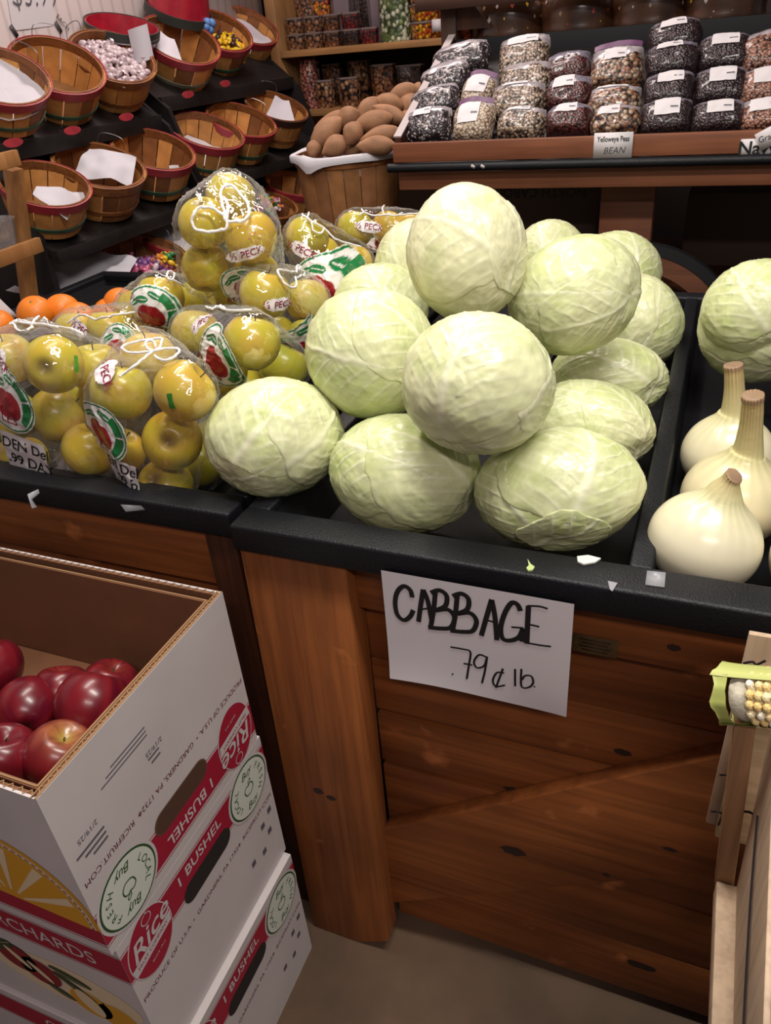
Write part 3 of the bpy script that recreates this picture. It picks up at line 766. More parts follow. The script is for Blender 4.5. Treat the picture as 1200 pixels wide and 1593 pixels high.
def head(key, label, w, h, roll, stalk, seed, tone, leaves=None, shift=(0, 0), depth=0.97, pos=None):
    """w, h: outline of the head in the picture; roll: tilt of its long axis; stalk: where the stalk end points (right, up, towards the viewer)"""
    p = np.array(pos if pos is not None else POS[key], dtype=float); t = float(f_ @ (p - CAM))
    p = p + RC.T @ np.array([shift[0] * t / FPX, shift[1] * t / FPX, 0])
    S = np.array([w / 2 * t / FPX, h / 2 * t / FPX, 0]); S[2] = min(S[0], S[1]) * depth
    vd = p - CAM; vd /= np.linalg.norm(vd)
    up0 = -RC[1] - vd * (-RC[1] @ vd); up0 /= np.linalg.norm(up0); rt0 = np.cross(vd, up0)
    ca, sa = math.cos(math.radians(roll)), math.sin(math.radians(roll))
    B = np.stack([rt0 * ca + up0 * sa, -rt0 * sa + up0 * ca, -vd], 1)
    s_ = np.array(stalk, dtype=float); s_ /= np.linalg.norm(s_)
    Q = np.array(Vector((0, 0, -1)).rotation_difference(Vector(s_)).to_matrix() @ Matrix.Rotation(seed * 1.7, 3, 'Z'))
    k = 1 / float(np.mean(S))
    rs = np.random.RandomState(seed)
    b = np.array([0, 0, -1.0])
    def shp(d): return 1 + 0.030 * fbm(d * 1.6, seed, 2) + 0.008 * fbm(d * 5, seed + 2, 2) - 0.10 * np.exp(-((np.arccos(np.clip(-d[:, 2], -1, 1))) / 0.3) ** 2)
    def place(d, hh): return (((d * (shp(d) + hh * k)[:, None]) @ Q.T) * S) @ B.T
    def leaf_c(az, pol): return np.array([math.sin(pol) * math.cos(az), math.sin(pol) * math.sin(az), -math.cos(pol)])
    NU, NV = 170, 110
    T, Ph = np.meshgrid(np.linspace(0.0001, PI - 0.0001, NV), np.linspace(0, 2 * PI, NU, endpoint=False), indexing='ij')
    d = np.stack([np.sin(T) * np.cos(Ph), np.sin(T) * np.sin(Ph), np.cos(T)], -1).reshape(-1, 3)
    V, u, v = veins(d, b, leaf_c(rs.uniform(0, 6.28), 1.5), seed)
    idx = np.arange(NV * NU).reshape(NV, NU); a = idx[:-1]; c = idx[1:]
    F = np.stack([a, c, np.roll(c, -1, 1), np.roll(a, -1, 1)], -1).reshape(-1, 4)
    root = mesh_obj('cabbage', place(d, 0.0011 * V + 0.0011 * fbm(d * 4.5, seed + 77, 3) + 0.0009 * fbm(d * 11, seed + 41, 2)), F, CABM, None, p, col=cab_col(V, d, seed, tone, u))
    tag(root, label, 'cabbage', 'cabbages on the produce trays')
    if leaves is None: leaves = [(rs.uniform(0, 6.28), rs.uniform(1.15, 1.6), rs.uniform(1.0, 1.3)) for _ in range(3)]
    for n, lf in enumerate(leaves):
        if len(lf) == 4:                                  # leaf centre given as a direction in the outline frame + radius
            cl = Q.T @ np.array(lf[:3]); cl /= np.linalg.norm(cl); rad = lf[3]
        else: cl = leaf_c(lf[0], lf[1]); rad = lf[2]
        e1 = np.cross(cl, [0.3, 0.5, 0.8]); e1 /= np.linalg.norm(e1); e2 = np.cross(cl, e1)
        NA, NR = 130, 48
        A, q = np.meshgrid(np.linspace(0, 2 * PI, NA, endpoint=False), np.linspace(0.004, 1, NR)); A = A.ravel(); q = q.ravel()
        circ = np.stack([np.cos(A) * 2.2, np.sin(A) * 2.2, np.zeros(A.size) + n * 7 + seed], -1)
        edge = rad * (1 + 0.17 * fbm(circ * 0.7, seed + n, 2) + 0.03 * vnoise(circ * 3.1, seed + n + 5))
        ang = q * edge
        dd = np.cos(ang)[:, None] * cl + np.sin(ang)[:, None] * (np.cos(A)[:, None] * e1 + np.sin(A)[:, None] * e2)
        V, u, v = veins(dd, b, cl, seed + 31 * (n + 1))
        hh = 0.0007 + 0.0009 * n + 0.0011 * V + 0.0011 * fbm(dd * 4.5, seed + 77, 3) + 0.0009 * fbm(dd * 11, seed + 41, 2) + 0.0016 * np.clip(fbm(circ * 1.3, seed + n, 2), 0, 1) * np.clip((q - 0.8) * 5, 0, 1)
        hh = hh * np.clip((1.0 - q) * 40, 0.12, 1)
        cc = cab_col(V, dd, seed + 31 * (n + 1), min(1, tone + 0.2 * (n % 2) - 0.06), u)
        rg = np.clip((q - 0.975) * 40, 0, 1)[:, None] * 0.30
        cc = cc * (1 - rg) + np.array([0.36, 0.40, 0.14]) * rg
        idx = np.arange(NR * NA).reshape(NR, NA); a = idx[:-1]; c = idx[1:]
        F = np.stack([a, np.roll(a, -1, 1), np.roll(c, -1, 1), c], -1).reshape(-1, 4)
        mesh_obj('outer_leaf', place(dd, hh), F, CABM, root, None, col=cc)
    return root
HEADS = [
 ('c1', 'pale cabbage at the left end of the pile, resting beside the apple bags', 214, 184, 14, (-0.75, -0.55, 0.35), 11, 0.30, [(0.2, 0.5, 0.8, 1.25), (0.75, 0.0, 0.6, 1.0)], (-4, 5)),
 ('c2', 'green cabbage at the front middle, half under the big round one', 234, 186, -8, (0.9, -0.3, 0.3), 12, 0.12, [(-0.5, 0.3, 0.8, 1.1), (0.6, 0.2, 0.75, 1.2)], (0, 0)),
 ('c3', 'large wide cabbage at the front right of the pile, nearest the black divider', 256, 188, 4, (-0.1, -0.8, 0.5), 13, 0.16, [(-0.55, 0.1, 0.8, 1.05), (0.4, 0.45, 0.8, 1.15), (0.05, -0.75, 0.6, 0.55)], (-2, -4)),
 ('c4', 'round cabbage left of centre, above the leftmost one, greener at its foot', 198, 206, 60, (0.25, -0.85, 0.4), 14, 0.22, [(-0.3, 0.4, 0.85, 1.2), (0.6, -0.3, 0.7, 0.9)], (0, 0)),
 ('c5', 'big round cabbage in the middle of the pile with a glossy highlight', 234, 218, -10, (-0.3, -0.75, 0.5), 15, 0.34, [(0.85, 0.35, 0.35, 0.95), (-0.35, 0.3, 0.85, 1.35)], (-3, 10)),
 ('c6', 'cream coloured cabbage at the very top of the pile', 184, 206, 8, (0.75, -0.35, 0.55), 16, 0.95, [(-0.3, 0.5, 0.8, 1.25), (0.85, -0.05, 0.5, 0.75)], (0, 1)),
 ('c7', 'cabbage right of the topmost one with a cracked leaf edge across its face', 204, 176, 24, (0.75, -0.45, 0.45), 17, 0.28, [(-0.4, 0.3, 0.85, 1.2), (0.15, -0.5, 0.8, 0.85)], (0, 1)),
 ('c8', 'cabbage at the right rear beside the divider, with a folded pale leaf', 152, 142, -40, (0.4, -0.8, 0.4), 18, 0.30, [(0.3, 0.2, 0.9, 0.95), (-0.5, -0.1, 0.8, 1.0)], (10, 0)),
 ('c9', 'squat cabbage behind the divider edge, second from the right front', 178, 122, -8, (0.8, -0.2, 0.5), 19, 0.18, [(-0.3, 0.5, 0.8, 1.2)], (6, -4)),
 ('c10', 'cabbage tucked behind the large front right one', 196, 142, -12, (0.85, -0.3, 0.4), 20, 0.26, [(-0.2, 0.6, 0.75, 1.2), (0.7, 0.3, 0.6, 1.0)], (2, -4)),
 ('c11', 'cabbage at the back right of the pile, in front of the wagon wheel', 134, 112, -20, (0.3, -0.7, 0.5), 21, 0.34, [(0.3, 0.5, 0.8, 1.1)], (-1, 0)),
 ('c12', 'cabbage at the back of the pile, mostly hidden behind the top right one', 122, 130, 0, (0.2, -0.8, 0.5), 22, 0.62, [(-0.2, 0.6, 0.75, 1.1)], (0, 0)),
 ('c13', 'pale cabbage at the back left, behind the topmost one', 138, 136, 30, (-0.3, -0.8, 0.5), 23, 0.60, [(-0.3, 0.6, 0.7, 1.2)], (0, 0)),
 ('c14', 'green cabbage behind the round left one, beside the apple bags', 150, 138, 0, (0.4, -0.8, 0.5), 24, 0.14, [(-0.1, 0.6, 0.8, 1.2)], (0, 0)),
]
for k_, lab, w_, h_, ro, stk, sd, tn, lv, sh in HEADS:
    head(k_, lab, w_, h_, ro, stk, sd, tn, lv, sh)
head('', 'cabbage in the right tray behind the onions, the nearer of the two there', 190, 174, 8, (0.3, -0.75, 0.5), 25, 0.2, [(-0.2, 0.6, 0.75, 1.2), (0.5, 0.1, 0.85, 1.0)], pos=(0.090, 1.315, 0.966))
head('', 'cabbage at the far end of the right tray, cut off by the picture edge', 170, 150, 0, (0.3, -0.75, 0.5), 26, 0.25, [(-0.3, 0.5, 0.8, 1.2)], pos=onZ(1182, 482, 1.00))

# ------------------------------------------------------------------ onions
ONM = vcol('white_onion_skin', 0.30, 0.5, coat=0.25, bmp=0.1, bscale=60)
NECKM = vcol('onion_neck', 0.55, 0.3, bmp=0.5, bscale=120)
def onion(label, cen, D, Hh, tilt, neck, nr, seed, tint):
    R = Euler(tilt).to_matrix(); cen = Vector(cen)
    up = R @ Vector((0, 0, 1))
    base = np.array([0.76, 0.71, 0.53]) * (1 - tint) + np.array([0.74, 0.62, 0.35]) * tint
    # one loft: bulb rings along the axis, then the neck along its path
    st = [(-0.50, 0.02), (-0.495, 0.20), (-0.46, 0.46), (-0.38, 0.70), (-0.26, 0.88), (-0.12, 0.975), (0.0, 1.0), (0.12, 0.975), (0.24, 0.89), (0.34, 0.77), (0.43, 0.61), (0.50, 0.46), (0.57, 0.345), (0.65, 0.27)]
    tgt = np.array(neck[-1]); s0 = cen + up * (0.3 * Hh); e = Vector(onY(tgt[0], tgt[1], s0.y + tgt[2])); d0 = (e - cen).normalized()
    up = (up * 0.45 + d0 * 0.55).normalized(); s0 = cen + up * (0.66 * Hh)
    neck = [s0.lerp(e, f) + up * 0.004 * math.sin(PI * f) for f in ((0.35, 0.7, 1.0))]
    C0 = [up * (h * Hh) for h, r in st]; R0 = [max(r * D / 2, nr * 1.25) if h > 0.4 else r * D / 2 for h, r in st]
    nb = len(st); N_ = [Vector(p) - cen for p in neck]
    C0 += N_; R0 += list(np.linspace(nr * 1.22, nr, len(N_)))
    P = smoothpath([tuple(c) + (r,) for c, r in zip(C0, R0)], 5); n = len(P); split = (nb - 2) * 5; M = 72
    V = []; C = []; a = None
    for i, p in enumerate(P):
        c = Vector(p[:3]); t = Vector(P[min(i + 1, n - 1)][:3]) - Vector(P[max(i - 1, 0)][:3]); t.normalize()
        a = (Vector((1, 0, 0)) - t * t.x).normalized() if a is None else (a - t * a.dot(t)).normalized(); b = t.cross(a)
        f = i / (n - 1); top_ = max(0, min(1, (i / 5 - 6.5) / 6)); sn = max(0, (i - split) / (n - 1 - split))
        for k in range(M):
            ph = 2 * PI * k / M; rib = 0.5 + 0.5 * math.sin(ph * 19 + 1.6 * math.sin(ph * 3 + seed)); rib2 = 0.5 + 0.5 * math.sin(ph * 7 + seed)
            q = p[3] * (1 + (0.012 * top_ + 0.06 * sn) * (rib - 0.5) + 0.05 * sn * (rib2 - 0.5) + (0.10 * (f > 0.97)))
            V.append(c + (a * math.cos(ph) + b * math.sin(ph)) * q)
            col = base * (1 - 0.10 * rib * top_); g = top_ ** 1.7
            col = col * (1 - 0.62 * g) + np.array([0.56, 0.55, 0.22]) * (0.62 * g) * (1 - 0.30 * rib)
            if sn > 0:
                e = min(1, sn * 1.25); col = col * (1 - e) + (np.array([0.50, 0.37, 0.17]) * (0.68 + 0.5 * rib)) * e
            if f > 0.965: col = np.array([0.34, 0.22, 0.13]) * (0.7 + 0.5 * rib)
            C.append(col)
    V = [tuple(v) for v in V]; C = np.array(C)
    fs = lambda i0, i1, o: [((i - o) * M + k, (i - o) * M + (k + 1) % M, (i + 1 - o) * M + (k + 1) % M, (i + 1 - o) * M + k) for i in range(i0, i1) for k in range(M)]
    root = mesh_obj('sweet_onion', V[:(split + 1) * M], fs(0, split, 0) + [tuple(reversed(range(M)))], ONM, None, cen, col=C[:(split + 1) * M])
    tag(root, label, 'onion', 'white onions in the right tray')
    V2 = V[split * M:]; C2 = C[split * M:]; m = n - 1 - split
    tip = Vector(P[-1][:3]) - (Vector(P[-1][:3]) - Vector(P[-2][:3])).normalized() * 0.004
    V2.append(tuple(tip)); C2 = np.vstack([C2, [[0.24, 0.16, 0.10]]])
    mesh_obj('stalk', V2, fs(split, n - 1, split) + [(m * M + k, m * M + (k + 1) % M, len(V2) - 1) for k in range(M)], NECKM, root, None, col=C2)
    return root
def nk(l): return [at(u, v, t) for u, v, t in l]
onion('white onion at the front of its tray with a short tapered stalk', (0.036, 0.800, 0.880), 0.126, 0.108, (-0.10, 0.16, 0), [(1143, 740, 0.0)], 0.0088, 3, 0.10)
onion('white onion in the second row with the longest brown-tipped stalk', (0.066, 0.918, 0.874), 0.126, 0.112, (-0.05, 0.2, 0), [(1172, 614, -0.012)], 0.0108, 5, 0.55)
onion('white onion at the rear with a pale green stalk against the cabbage', (0.058, 1.045, 0.870), 0.124, 0.106, (0.0, 0.06, 0), [(1141, 567, 0.0)], 0.0105, 8, 0.25)
onion('white onion at the right picture edge beside the front one', (0.166, 0.800, 0.876), 0.122, 0.108, (0, 0.1, 0), [(1262, 745, 0.0)], 0.0105, 9, 0.05)
# ------------------------------------------------------------------ apples and oranges
def apple_mesh(D, seed, colfn, tall=0.95, lobes=0.03, n=40, m=26):
    V = []; C = []
    for i in range(m + 1):
        a = PI * i / m
        for k in range(n):
            ph = 2 * PI * k / n
            r = D / 2 * (1 + lobes * math.cos(5 * ph + seed) * max(0, math.cos(a * 0.9 + 0.2) if a > PI / 2 else 0) * -1)
            x = r * math.sin(a) * (1.0 - 0.10 * (a / PI) ** 2); z = D / 2 * tall * math.cos(a)
            z -= D * 0.20 * math.exp(-(a / 0.36) ** 2) - D * 0.02
            z += D * 0.11 * math.exp(-((PI - a) / 0.30) ** 2)
            V.append((x * math.cos(ph), x * math.sin(ph), z)); C.append((a, ph))
    F = [(i * n + k, (i + 1) * n + k, (i + 1) * n + (k + 1) % n, i * n + (k + 1) % n) for i in range(m) for k in range(n)]
    V = np.array(V); C = np.array(C); d = V / (np.linalg.norm(V, axis=1, keepdims=True) + 1e-9)
    return V, F, colfn(d, C[:, 0], C[:, 1], seed)
def golden(green, blush):
    def fn(d, a, ph, seed):
        y = np.array([0.65, 0.48, 0.035]); g = np.array([0.47, 0.47, 0.028]); b = np.array([0.66, 0.32, 0.045])
        n = fbm(d * 1.5, seed, 3); c = y + (g - y) * np.clip(green + 0.5 * n, 0, 1)[:, None]
        bl = np.clip(blush + 0.9 * fbm(d * 1.2 + 5, seed + 4, 2), 0, 1)[:, None] * 0.75; c = c * (1 - bl) + b * bl
        ru = np.exp(-((PI - a) / 0.34) ** 2)[:, None] * 0.85; c = c * (1 - ru) + np.array([0.13, 0.075, 0.02]) * ru
        ru = np.exp(-(a / 0.25) ** 2)[:, None] * 0.5; c = c * (1 - ru) + np.array([0.30, 0.24, 0.05]) * ru
        sp = (vnoise(d * 26, seed) > 0.82)[:, None] * 0.20
        return c * (1 - sp)
    return fn
def redfn(yellow):
    def fn(d, a, ph, seed):
        r1 = np.array([0.090, 0.003, 0.012]); r2 = np.array([0.18, 0.008, 0.014]); y = np.array([0.50, 0.20, 0.06])
        st = fbm(np.stack([np.cos(ph) * 4, np.sin(ph) * 4, a * 0.8], -1), seed, 3)[:, None]
        c = r1 + (r2 - r1) * np.clip(0.5 + st, 0, 1)
        t = np.clip(yellow * np.exp(-(a / 0.6) ** 2) * 1.2 * (0.7 + 0.6 * st[:, 0]), 0, 1)[:, None]; c = c * (1 - t) + y * t
        k = np.exp(-(a / 0.22) ** 2)[:, None] * yellow; c = c * (1 - k) + np.array([0.35, 0.30, 0.06]) * k
        k = np.exp(-((PI - a) / 0.2) ** 2)[:, None] * 0.6; c = c * (1 - k) + np.array([0.10, 0.03, 0.02]) * k
        return c
    return fn
APM = vcol('apple_skin', 0.30, 0.5, coat=0.15)
STEMM = plain('apple_stem_brown', (0.07, 0.04, 0.015), 0.8)
def make_apple(name, D, seed, colfn, tall=0.95, stem=0.018):
    V, F, C = apple_mesh(D, seed, colfn, tall)
    o = mesh_obj(name, V, F, APM, None, None, col=C)
    mb = MB(); z0 = D * 0.30
    mb.tube([(0, 0, z0), (0.001, 0.0005, z0 + stem * 0.6), (0.003, 0.001, z0 + stem)], [0.0011, 0.0010, 0.0016], STEMM, 6)
    mb.build('stem', o)
    return o
used = set()
def place(proto, label, cat, loc, rot, scale, group=None):
    if proto.name not in used:
        used.add(proto.name); proto.location = loc; proto.rotation_euler = rot; proto.scale = (scale,) * 3
        tag(proto, label, cat, group); return proto
    return dup(proto, label, loc, rot, scale, group)
GA = [make_apple('golden_apple', 0.086, s, golden(g, b)) for s, g, b in ((1, 0.0, 0.45), (2, 0.45, 0.0), (3, 0.25, 0.12), (4, 0.75, -0.2), (5, 0.05, 0.25))]
def dir_rot(v, spin=0.0):          # turn the stem end towards a direction
    q = Vector((0, 0, 1)).rotation_difference(Vector(v).normalized())
    return (q.to_matrix() @ Matrix.Rotation(spin, 3, 'Z')).to_euler()
def viewdir(x, y, z): return RC.T @ np.array([x, -y, -z])     # right, up, towards the viewer

# ------------------------------------------------------------------ bags of apples
FILM = film('clear_bag_film')
PRN = vcol('bag_printing', 0.30, 0.5, coat=0.2)
BINK = plain('bag_red_lettering', (0.25, 0.02, 0.05), 0.5)
def hull_mesh(pts):
    bm = bmesh.new()
    for p in pts: bm.verts.new(p)
    r = bmesh.ops.convex_hull(bm, input=bm.verts)
    dead = [e for e in set(r['geom_interior']) | set(r['geom_unused']) if isinstance(e, bmesh.types.BMVert) and e.is_valid]
    bmesh.ops.delete(bm, geom=dead, context='VERTS')
    loose = [v for v in bm.verts if not v.link_faces]
    bmesh.ops.delete(bm, geom=loose, context='VERTS')
    bmesh.ops.recalc_face_normals(bm, faces=bm.faces)
    return bm
def sph(c, r, n=60):
    out = []
    for i in range(n):
        z = 1 - 2 * (i + 0.5) / n; ph = i * 2.399963
        s = math.sqrt(1 - z * z); out.append((c[0] + r * s * math.cos(ph), c[1] + r * s * math.sin(ph), c[2] + r * z))
    return out
def emblem(a, b):
    """printed apple badge, a and b in -1..1 -> colour or None"""
    r = math.hypot(a, b); th = math.atan2(b, a)
    W = (0.80, 0.77, 0.75); G = (0.012, 0.19, 0.055); R = (0.34, 0.012, 0.022)
    lim = 1.0 - 0.10 * max(0, math.cos(th - 2.3))
    if r > lim: return None
    if 0.90 < r / lim < 0.955: return G
    if r / lim >= 0.90: return W
    ax, ay = a - 0.02, b + 0.14; ar = math.hypot(ax, ay * 0.95); at_ = math.atan2(ay, ax)
    lim2 = 0.47 * (1 + 0.05 * math.cos(2 * at_) - 0.10 * math.exp(-((at_ + 1.57) / 0.25) ** 2) - 0.13 * math.exp(-((at_ - 1.57) / 0.3) ** 2))
    if ar < lim2: return R
    if ar < lim2 + 0.06: return W
    if 0.60 < r / lim < 0.86 and -0.85 < th < 1.05: return W if 0.20 < th < 0.27 else G
    for (cx, cy, la, lb, ro) in ((-0.28, 0.42, 0.25, 0.12, 0.25), (-0.56, 0.24, 0.19, 0.09, 0.75), (0.16, 0.62, 0.24, 0.10, -0.3)):
        ca, sa = math.cos(ro), math.sin(ro); x = (a - cx) * ca + (b - cy) * sa; y = -(a - cx) * sa + (b - cy) * ca
        e = (x / la) ** 2 + (y / lb) ** 2
        if e < 1: return W if abs(y) < 0.014 and e < 0.6 else G
    return W
def oval(a, b):
    return (0.80, 0.74, 0.76) if a * a + b * b < 1 else None
class Bag:
    def __init__(s, key, label, knot, kt, pad=0.004, extra=()):
        s.key = key; s.pts = []; s.cen = []
        for n, p in POS.items():
            if n[:-1] == key: s.cen.append(np.array(p)); s.pts += sph(p, 0.043 + pad, 90)
        s.knot = at(knot[0], knot[1], kt); s.pts += sph(s.knot, 0.010, 12)
        for e in extra: s.pts += sph(at(*e), 0.006, 10)
        s.mid = np.mean(s.cen, 0)
        bm = hull_mesh(s.pts)
        bmesh.ops.triangulate(bm, faces=bm.faces)
        bmesh.ops.subdivide_edges(bm, edges=[e for e in bm.edges if e.calc_length() > 0.018], cuts=1, use_grid_fill=True)
        bmesh.ops.triangulate(bm, faces=bm.faces)
        bmesh.ops.subdivide_edges(bm, edges=[e for e in bm.edges if e.calc_length() > 0.016], cuts=1, use_grid_fill=True)
        bmesh.ops.triangulate(bm, faces=bm.faces)
        for _ in range(2):
            bmesh.ops.subdivide_edges(bm, edges=[e for e in bm.edges if e.calc_length() > 0.0085], cuts=1, use_grid_fill=True)
            bmesh.ops.triangulate(bm, faces=bm.faces)
        bm.normal_update()
        co = np.array([v.co for v in bm.verts]); kn = np.array(s.knot); rel = co - kn; dk = np.linalg.norm(rel, axis=1); dn = rel / (dk[:, None] + 1e-9)
        pull = 0.0040 * np.exp(-dk / 0.06) * (1 - np.abs(vnoise(dn * 5.5, 7)) * 2)                     # creases radiating from the knot
        sd = sum(ord(c) for c in s.key)
        q = co * np.array([55, 55, 22]); crease = np.clip(1 - 3.2 * np.abs(vnoise(q + 0.8 * np.stack([vnoise(co * 20, k + sd) for k in range(3)], 1), sd)), 0, 1) ** 2 * 0.0024
        q2 = co @ np.array([[0.8, 0.5, 0.2], [-0.4, 0.8, 0.4], [0.2, -0.3, 0.9]]).T * np.array([95, 30, 60]); crease += np.clip(1 - 4 * np.abs(vnoise(q2, sd + 3)), 0, 1) ** 2 * 0.0015
        low = 0.0010 * vnoise(co * 38, 3)
        for v, h in zip(list(bm.verts), pull + crease + low): v.co += v.normal * float(h)
        bm.normal_update()
        s.bvh = BVHTree.FromBMesh(bm)
        me = bpy.data.meshes.new('apple_bag')
        for v in bm.verts: v.co -= Vector(s.mid)
        bm.to_mesh(me); bm.free()
        me.materials.append(FILM); me.polygons.foreach_set('use_smooth', [True] * len(me.polygons))
        s.root = thing('apple_bag', label, 'bag of apples', s.mid, (0, 0, 0), 'half peck bags of golden apples')
        o = bpy.data.objects.new('plastic_film', me); COL.objects.link(o); o.parent = s.root
        # gathered neck above the knot
    def hit(s, u, v):
        r = Vector(ray(u, v)).normalized(); h = s.bvh.ray_cast(Vector(CAM), r)
        if h[0] is None:
            h = s.bvh.find_nearest(Vector(CAM) + r * (Vector(s.knot) - Vector(CAM)).length)
        return h[0], h[1]
    def frame(s, u, v, roll):
        p, n = s.hit(u, v)
        if n.dot(p - Vector(CAM)) > 0: n = -n
        rt = Vector(RC[0]); rt = (rt - n * rt.dot(n)).normalized(); up = n.cross(rt)
        a = math.radians(roll); r2 = rt * math.cos(a) + up * math.sin(a); u2 = -rt * math.sin(a) + up * math.cos(a)
        t = float(f_ @ (np.array(p) - CAM))
        return p, n, r2, u2, t / FPX
    def fn(s, fr, off0):
        p, n, rt, up, k = fr
        def g(a, b, off):
            o = p + rt * a + up * b + n * 0.05; h = s.bvh.ray_cast(o, -n, 0.16)
            if h[0] is None: return None
            return h[0] + n * (off0 + off) - Vector(s.mid)
        return g
    def patch(s, name, u, v, wpx, hpx, roll, colfn, words=(), N=64, off=0.0012):
        fr = s.frame(u, v, roll); k = fr[4]; g = s.fn(fr, off); W, Hh = wpx * k / 2, hpx * k / 2
        V = []; C = []; ok = []; M = max(10, int(N * hpx / wpx)) if hpx < wpx else N
        for j in range(M + 1):
            for i in range(N + 1):
                a, b = -1 + 2 * i / N, -1 + 2 * j / M
                c = colfn(a, b); q = g(a * W, b * Hh, 0) if c is not None else None
                ok.append(q is not None); V.append(q if q is not None else Vector((0, 0, 0))); C.append(c or (0.8, 0.77, 0.75))
        F = []
        for j in range(M):
            for i in range(N):
                a = j * (N + 1) + i; q = (a, a + 1, a + N + 2, a + N + 1)
                if all(ok[x] for x in q):
                    L = [(V[q[x]] - V[q[(x + 1) % 4]]).length for x in range(4)]
                    if max(L) < 0.03: F.append(q)
        if not F: return
        used_ = sorted({x for q in F for x in q}); re = {x: i for i, x in enumerate(used_)}
        o = mesh_obj(name, [V[x] for x in used_], [tuple(re[x] for x in q) for q in F], PRN, s.root, col=np.array([C[x] for x in used_]))
        for (txt, size, x, y, rot, mat, sh) in words:
            mb = MB(); vs_, fs = text_mesh(txt, size * hpx * k, 'CENTER', sh, 0.012)
            ca, sa = math.cos(rot), math.sin(rot)
            out = [g(x * W + q[0] * ca - q[1] * sa, y * Hh + q[0] * sa + q[1] * ca, 0.0007) for q in vs_]
            fs = [f for f in fs if all(out[i] is not None for i in f)]
            if fs:
                mb.add([q if q is not None else Vector((0, 0, 0)) for q in out], fs, mat); mb.build('lettering', o, smooth=False)
        return o
    def peck(s, u, v, w, h, roll, txt='\u00bd PECK'):
        s.patch('peck_oval', u, v, w, h, roll, oval, [(txt, 0.62 if h < 26 else 0.50, 0, 0, 0, BINK, 0.1)], N=28)
    def badge(s, u, v, r, roll):
        s.patch('printed_apple_badge', u, v, 2 * r, 2 * r, roll, emblem, [('APPLES', 0.20, -0.36, -0.60, 0.0, BINK, 0.0)], N=96)
    def card(s, u, v, w, h, roll, lines):
        s.patch('price_insert', u, v, w, h, roll, lambda a, b: (0.70, 0.66, 0.67), [(t, sz, x, y, 0.03, INK, sh) for t, sz, x, y, sh in lines], N=24)
    def cord(s, pxs, r=0.0018, lift=0.004, closed=False):
        out = []
        for (u, v) in smoothpath(pxs, 6, closed):
            p, n = s.hit(u, v)
            if n.dot(p - Vector(CAM)) > 0: n = -n
            out.append(p + n * lift - Vector(s.mid))
        P = [out[0]]
        for q in out[1:]:
            if (q - P[-1]).length > 0.0015: P.append(P[-1].lerp(q, 0.75))
        if len(P) < 2: return
        mb = MB(); mb.tube(P, [r * (1 + 0.12 * math.sin(i * 1.9)) for i in range(len(P))], STRING, 8, closed=False)
        mb.build('tie_string', s.root)
def noise_s(v): return float(vnoise(np.array([[v.x, v.y, v.z]]), 3)[0])
def clampb(v): return v

APPLES = {  # which apple mesh, calyx direction (right, up, towards viewer), or None for stem up
 'g9': [(0, (0.5, 0.4, 0.1), 'upper right, with a green mark'), (1, (0.1, 1, 0.2), 'upper left, pale green'), (4, (-0.1, 0.15, -1), 'lower middle, dark end facing out'), (4, (0.2, -0.3, -1), 'lowest, behind the price card'), (0, (0.3, 0.5, 0.3), 'lower left, behind the badge'), (4, (0, 0.9, 0.5), 'top back, under the string')],
 'g10': [(3, (0.3, 1, 0), 'green, nearest the leftmost cabbage'), (3, (-0.5, 1, 0.3), 'green, tucked further back')],
 'g8': [(2, (-0.05, 0.35, -1), 'upper middle, brown end facing out'), (2, (0.7, 0.6, -0.3), 'middle, under the one with its end facing out'), (4, (0.2, 1, 0.4), 'lowest right, deep yellow'), (1, (0, 1, 0.5), 'upper right, beside a green mark'), (2, (0, 1, 0.6), 'upper left'), (1, (0, 1, 0.3), 'middle left, behind the badge'), (3, (0.5, 0.3, -0.4), 'middle right, in shade'), (2, (0, 1, 0.3), 'lowest left, behind the price card')],
 'g7': [(2, (0, 1, 0.3), 'left'), (0, (0.3, 0.8, 0.3), 'right, with a green mark'), (2, (0, 1, 0), 'front'), (1, (0, 1, 0), 'far left')],
 'g6': [(1, (0.2, 0.9, 0.3), 'upper right, large'), (2, (0, 1, 0), 'upper left'), (3, (0.4, 0.9, 0.2), 'lowest right, green'), (1, (0, 1, 0), 'middle, behind the badge'), (1, (0, 1, 0), 'lowest left')],
 'g5': [(2, (0, 1, 0.2), 'top'), (1, (0.8, 0.3, 0.2), 'right'), (2, (0, 1, 0), 'left, behind the badge')],
 'g4': [(2, (0.2, 0.9, 0.3), 'top left'), (1, (0, 1, 0), 'right'), (1, (0, 1, 0), 'lower left'), (3, (0, 1, 0), 'lower right')],
 'g1': [(2, (0.05, -0.7, -0.8), 'left, end facing out'), (0, (-0.2, 0.6, 0.4), 'right, with a pink mark'), (2, (0.2, 1, 0), 'topmost'), (1, (0, 1, 0), 'lower left'), (1, (0, 1, 0), 'lower right, behind the badge'), (2, (0, 1, 0), 'lowest back')],
 'g2': [(1, (0.4, 0.9, 0.2), 'upper left'), (0, (0.2, 1, 0), 'right'), (1, (0, 1, 0), 'lower middle'), (2, (0, 1, 0), 'back')],
 'g3': [(1, (0, 1, 0), 'left'), (0, (0.3, 1, 0), 'middle'), (0, (0, 1, 0), 'right')],
}
BNAME = {'g9': 'front middle bag', 'g10': 'small bag squeezed against the leftmost cabbage', 'g8': 'front left bag', 'g7': 'bag behind the two front bags', 'g6': 'bag just above the leftmost cabbage',
         'g5': 'bag next to the oranges', 'g4': 'bag leaning on the green left cabbage', 'g1': 'tall bag on top', 'g2': 'bag right of the tall one', 'g3': 'farthest bag, under the potato basket'}
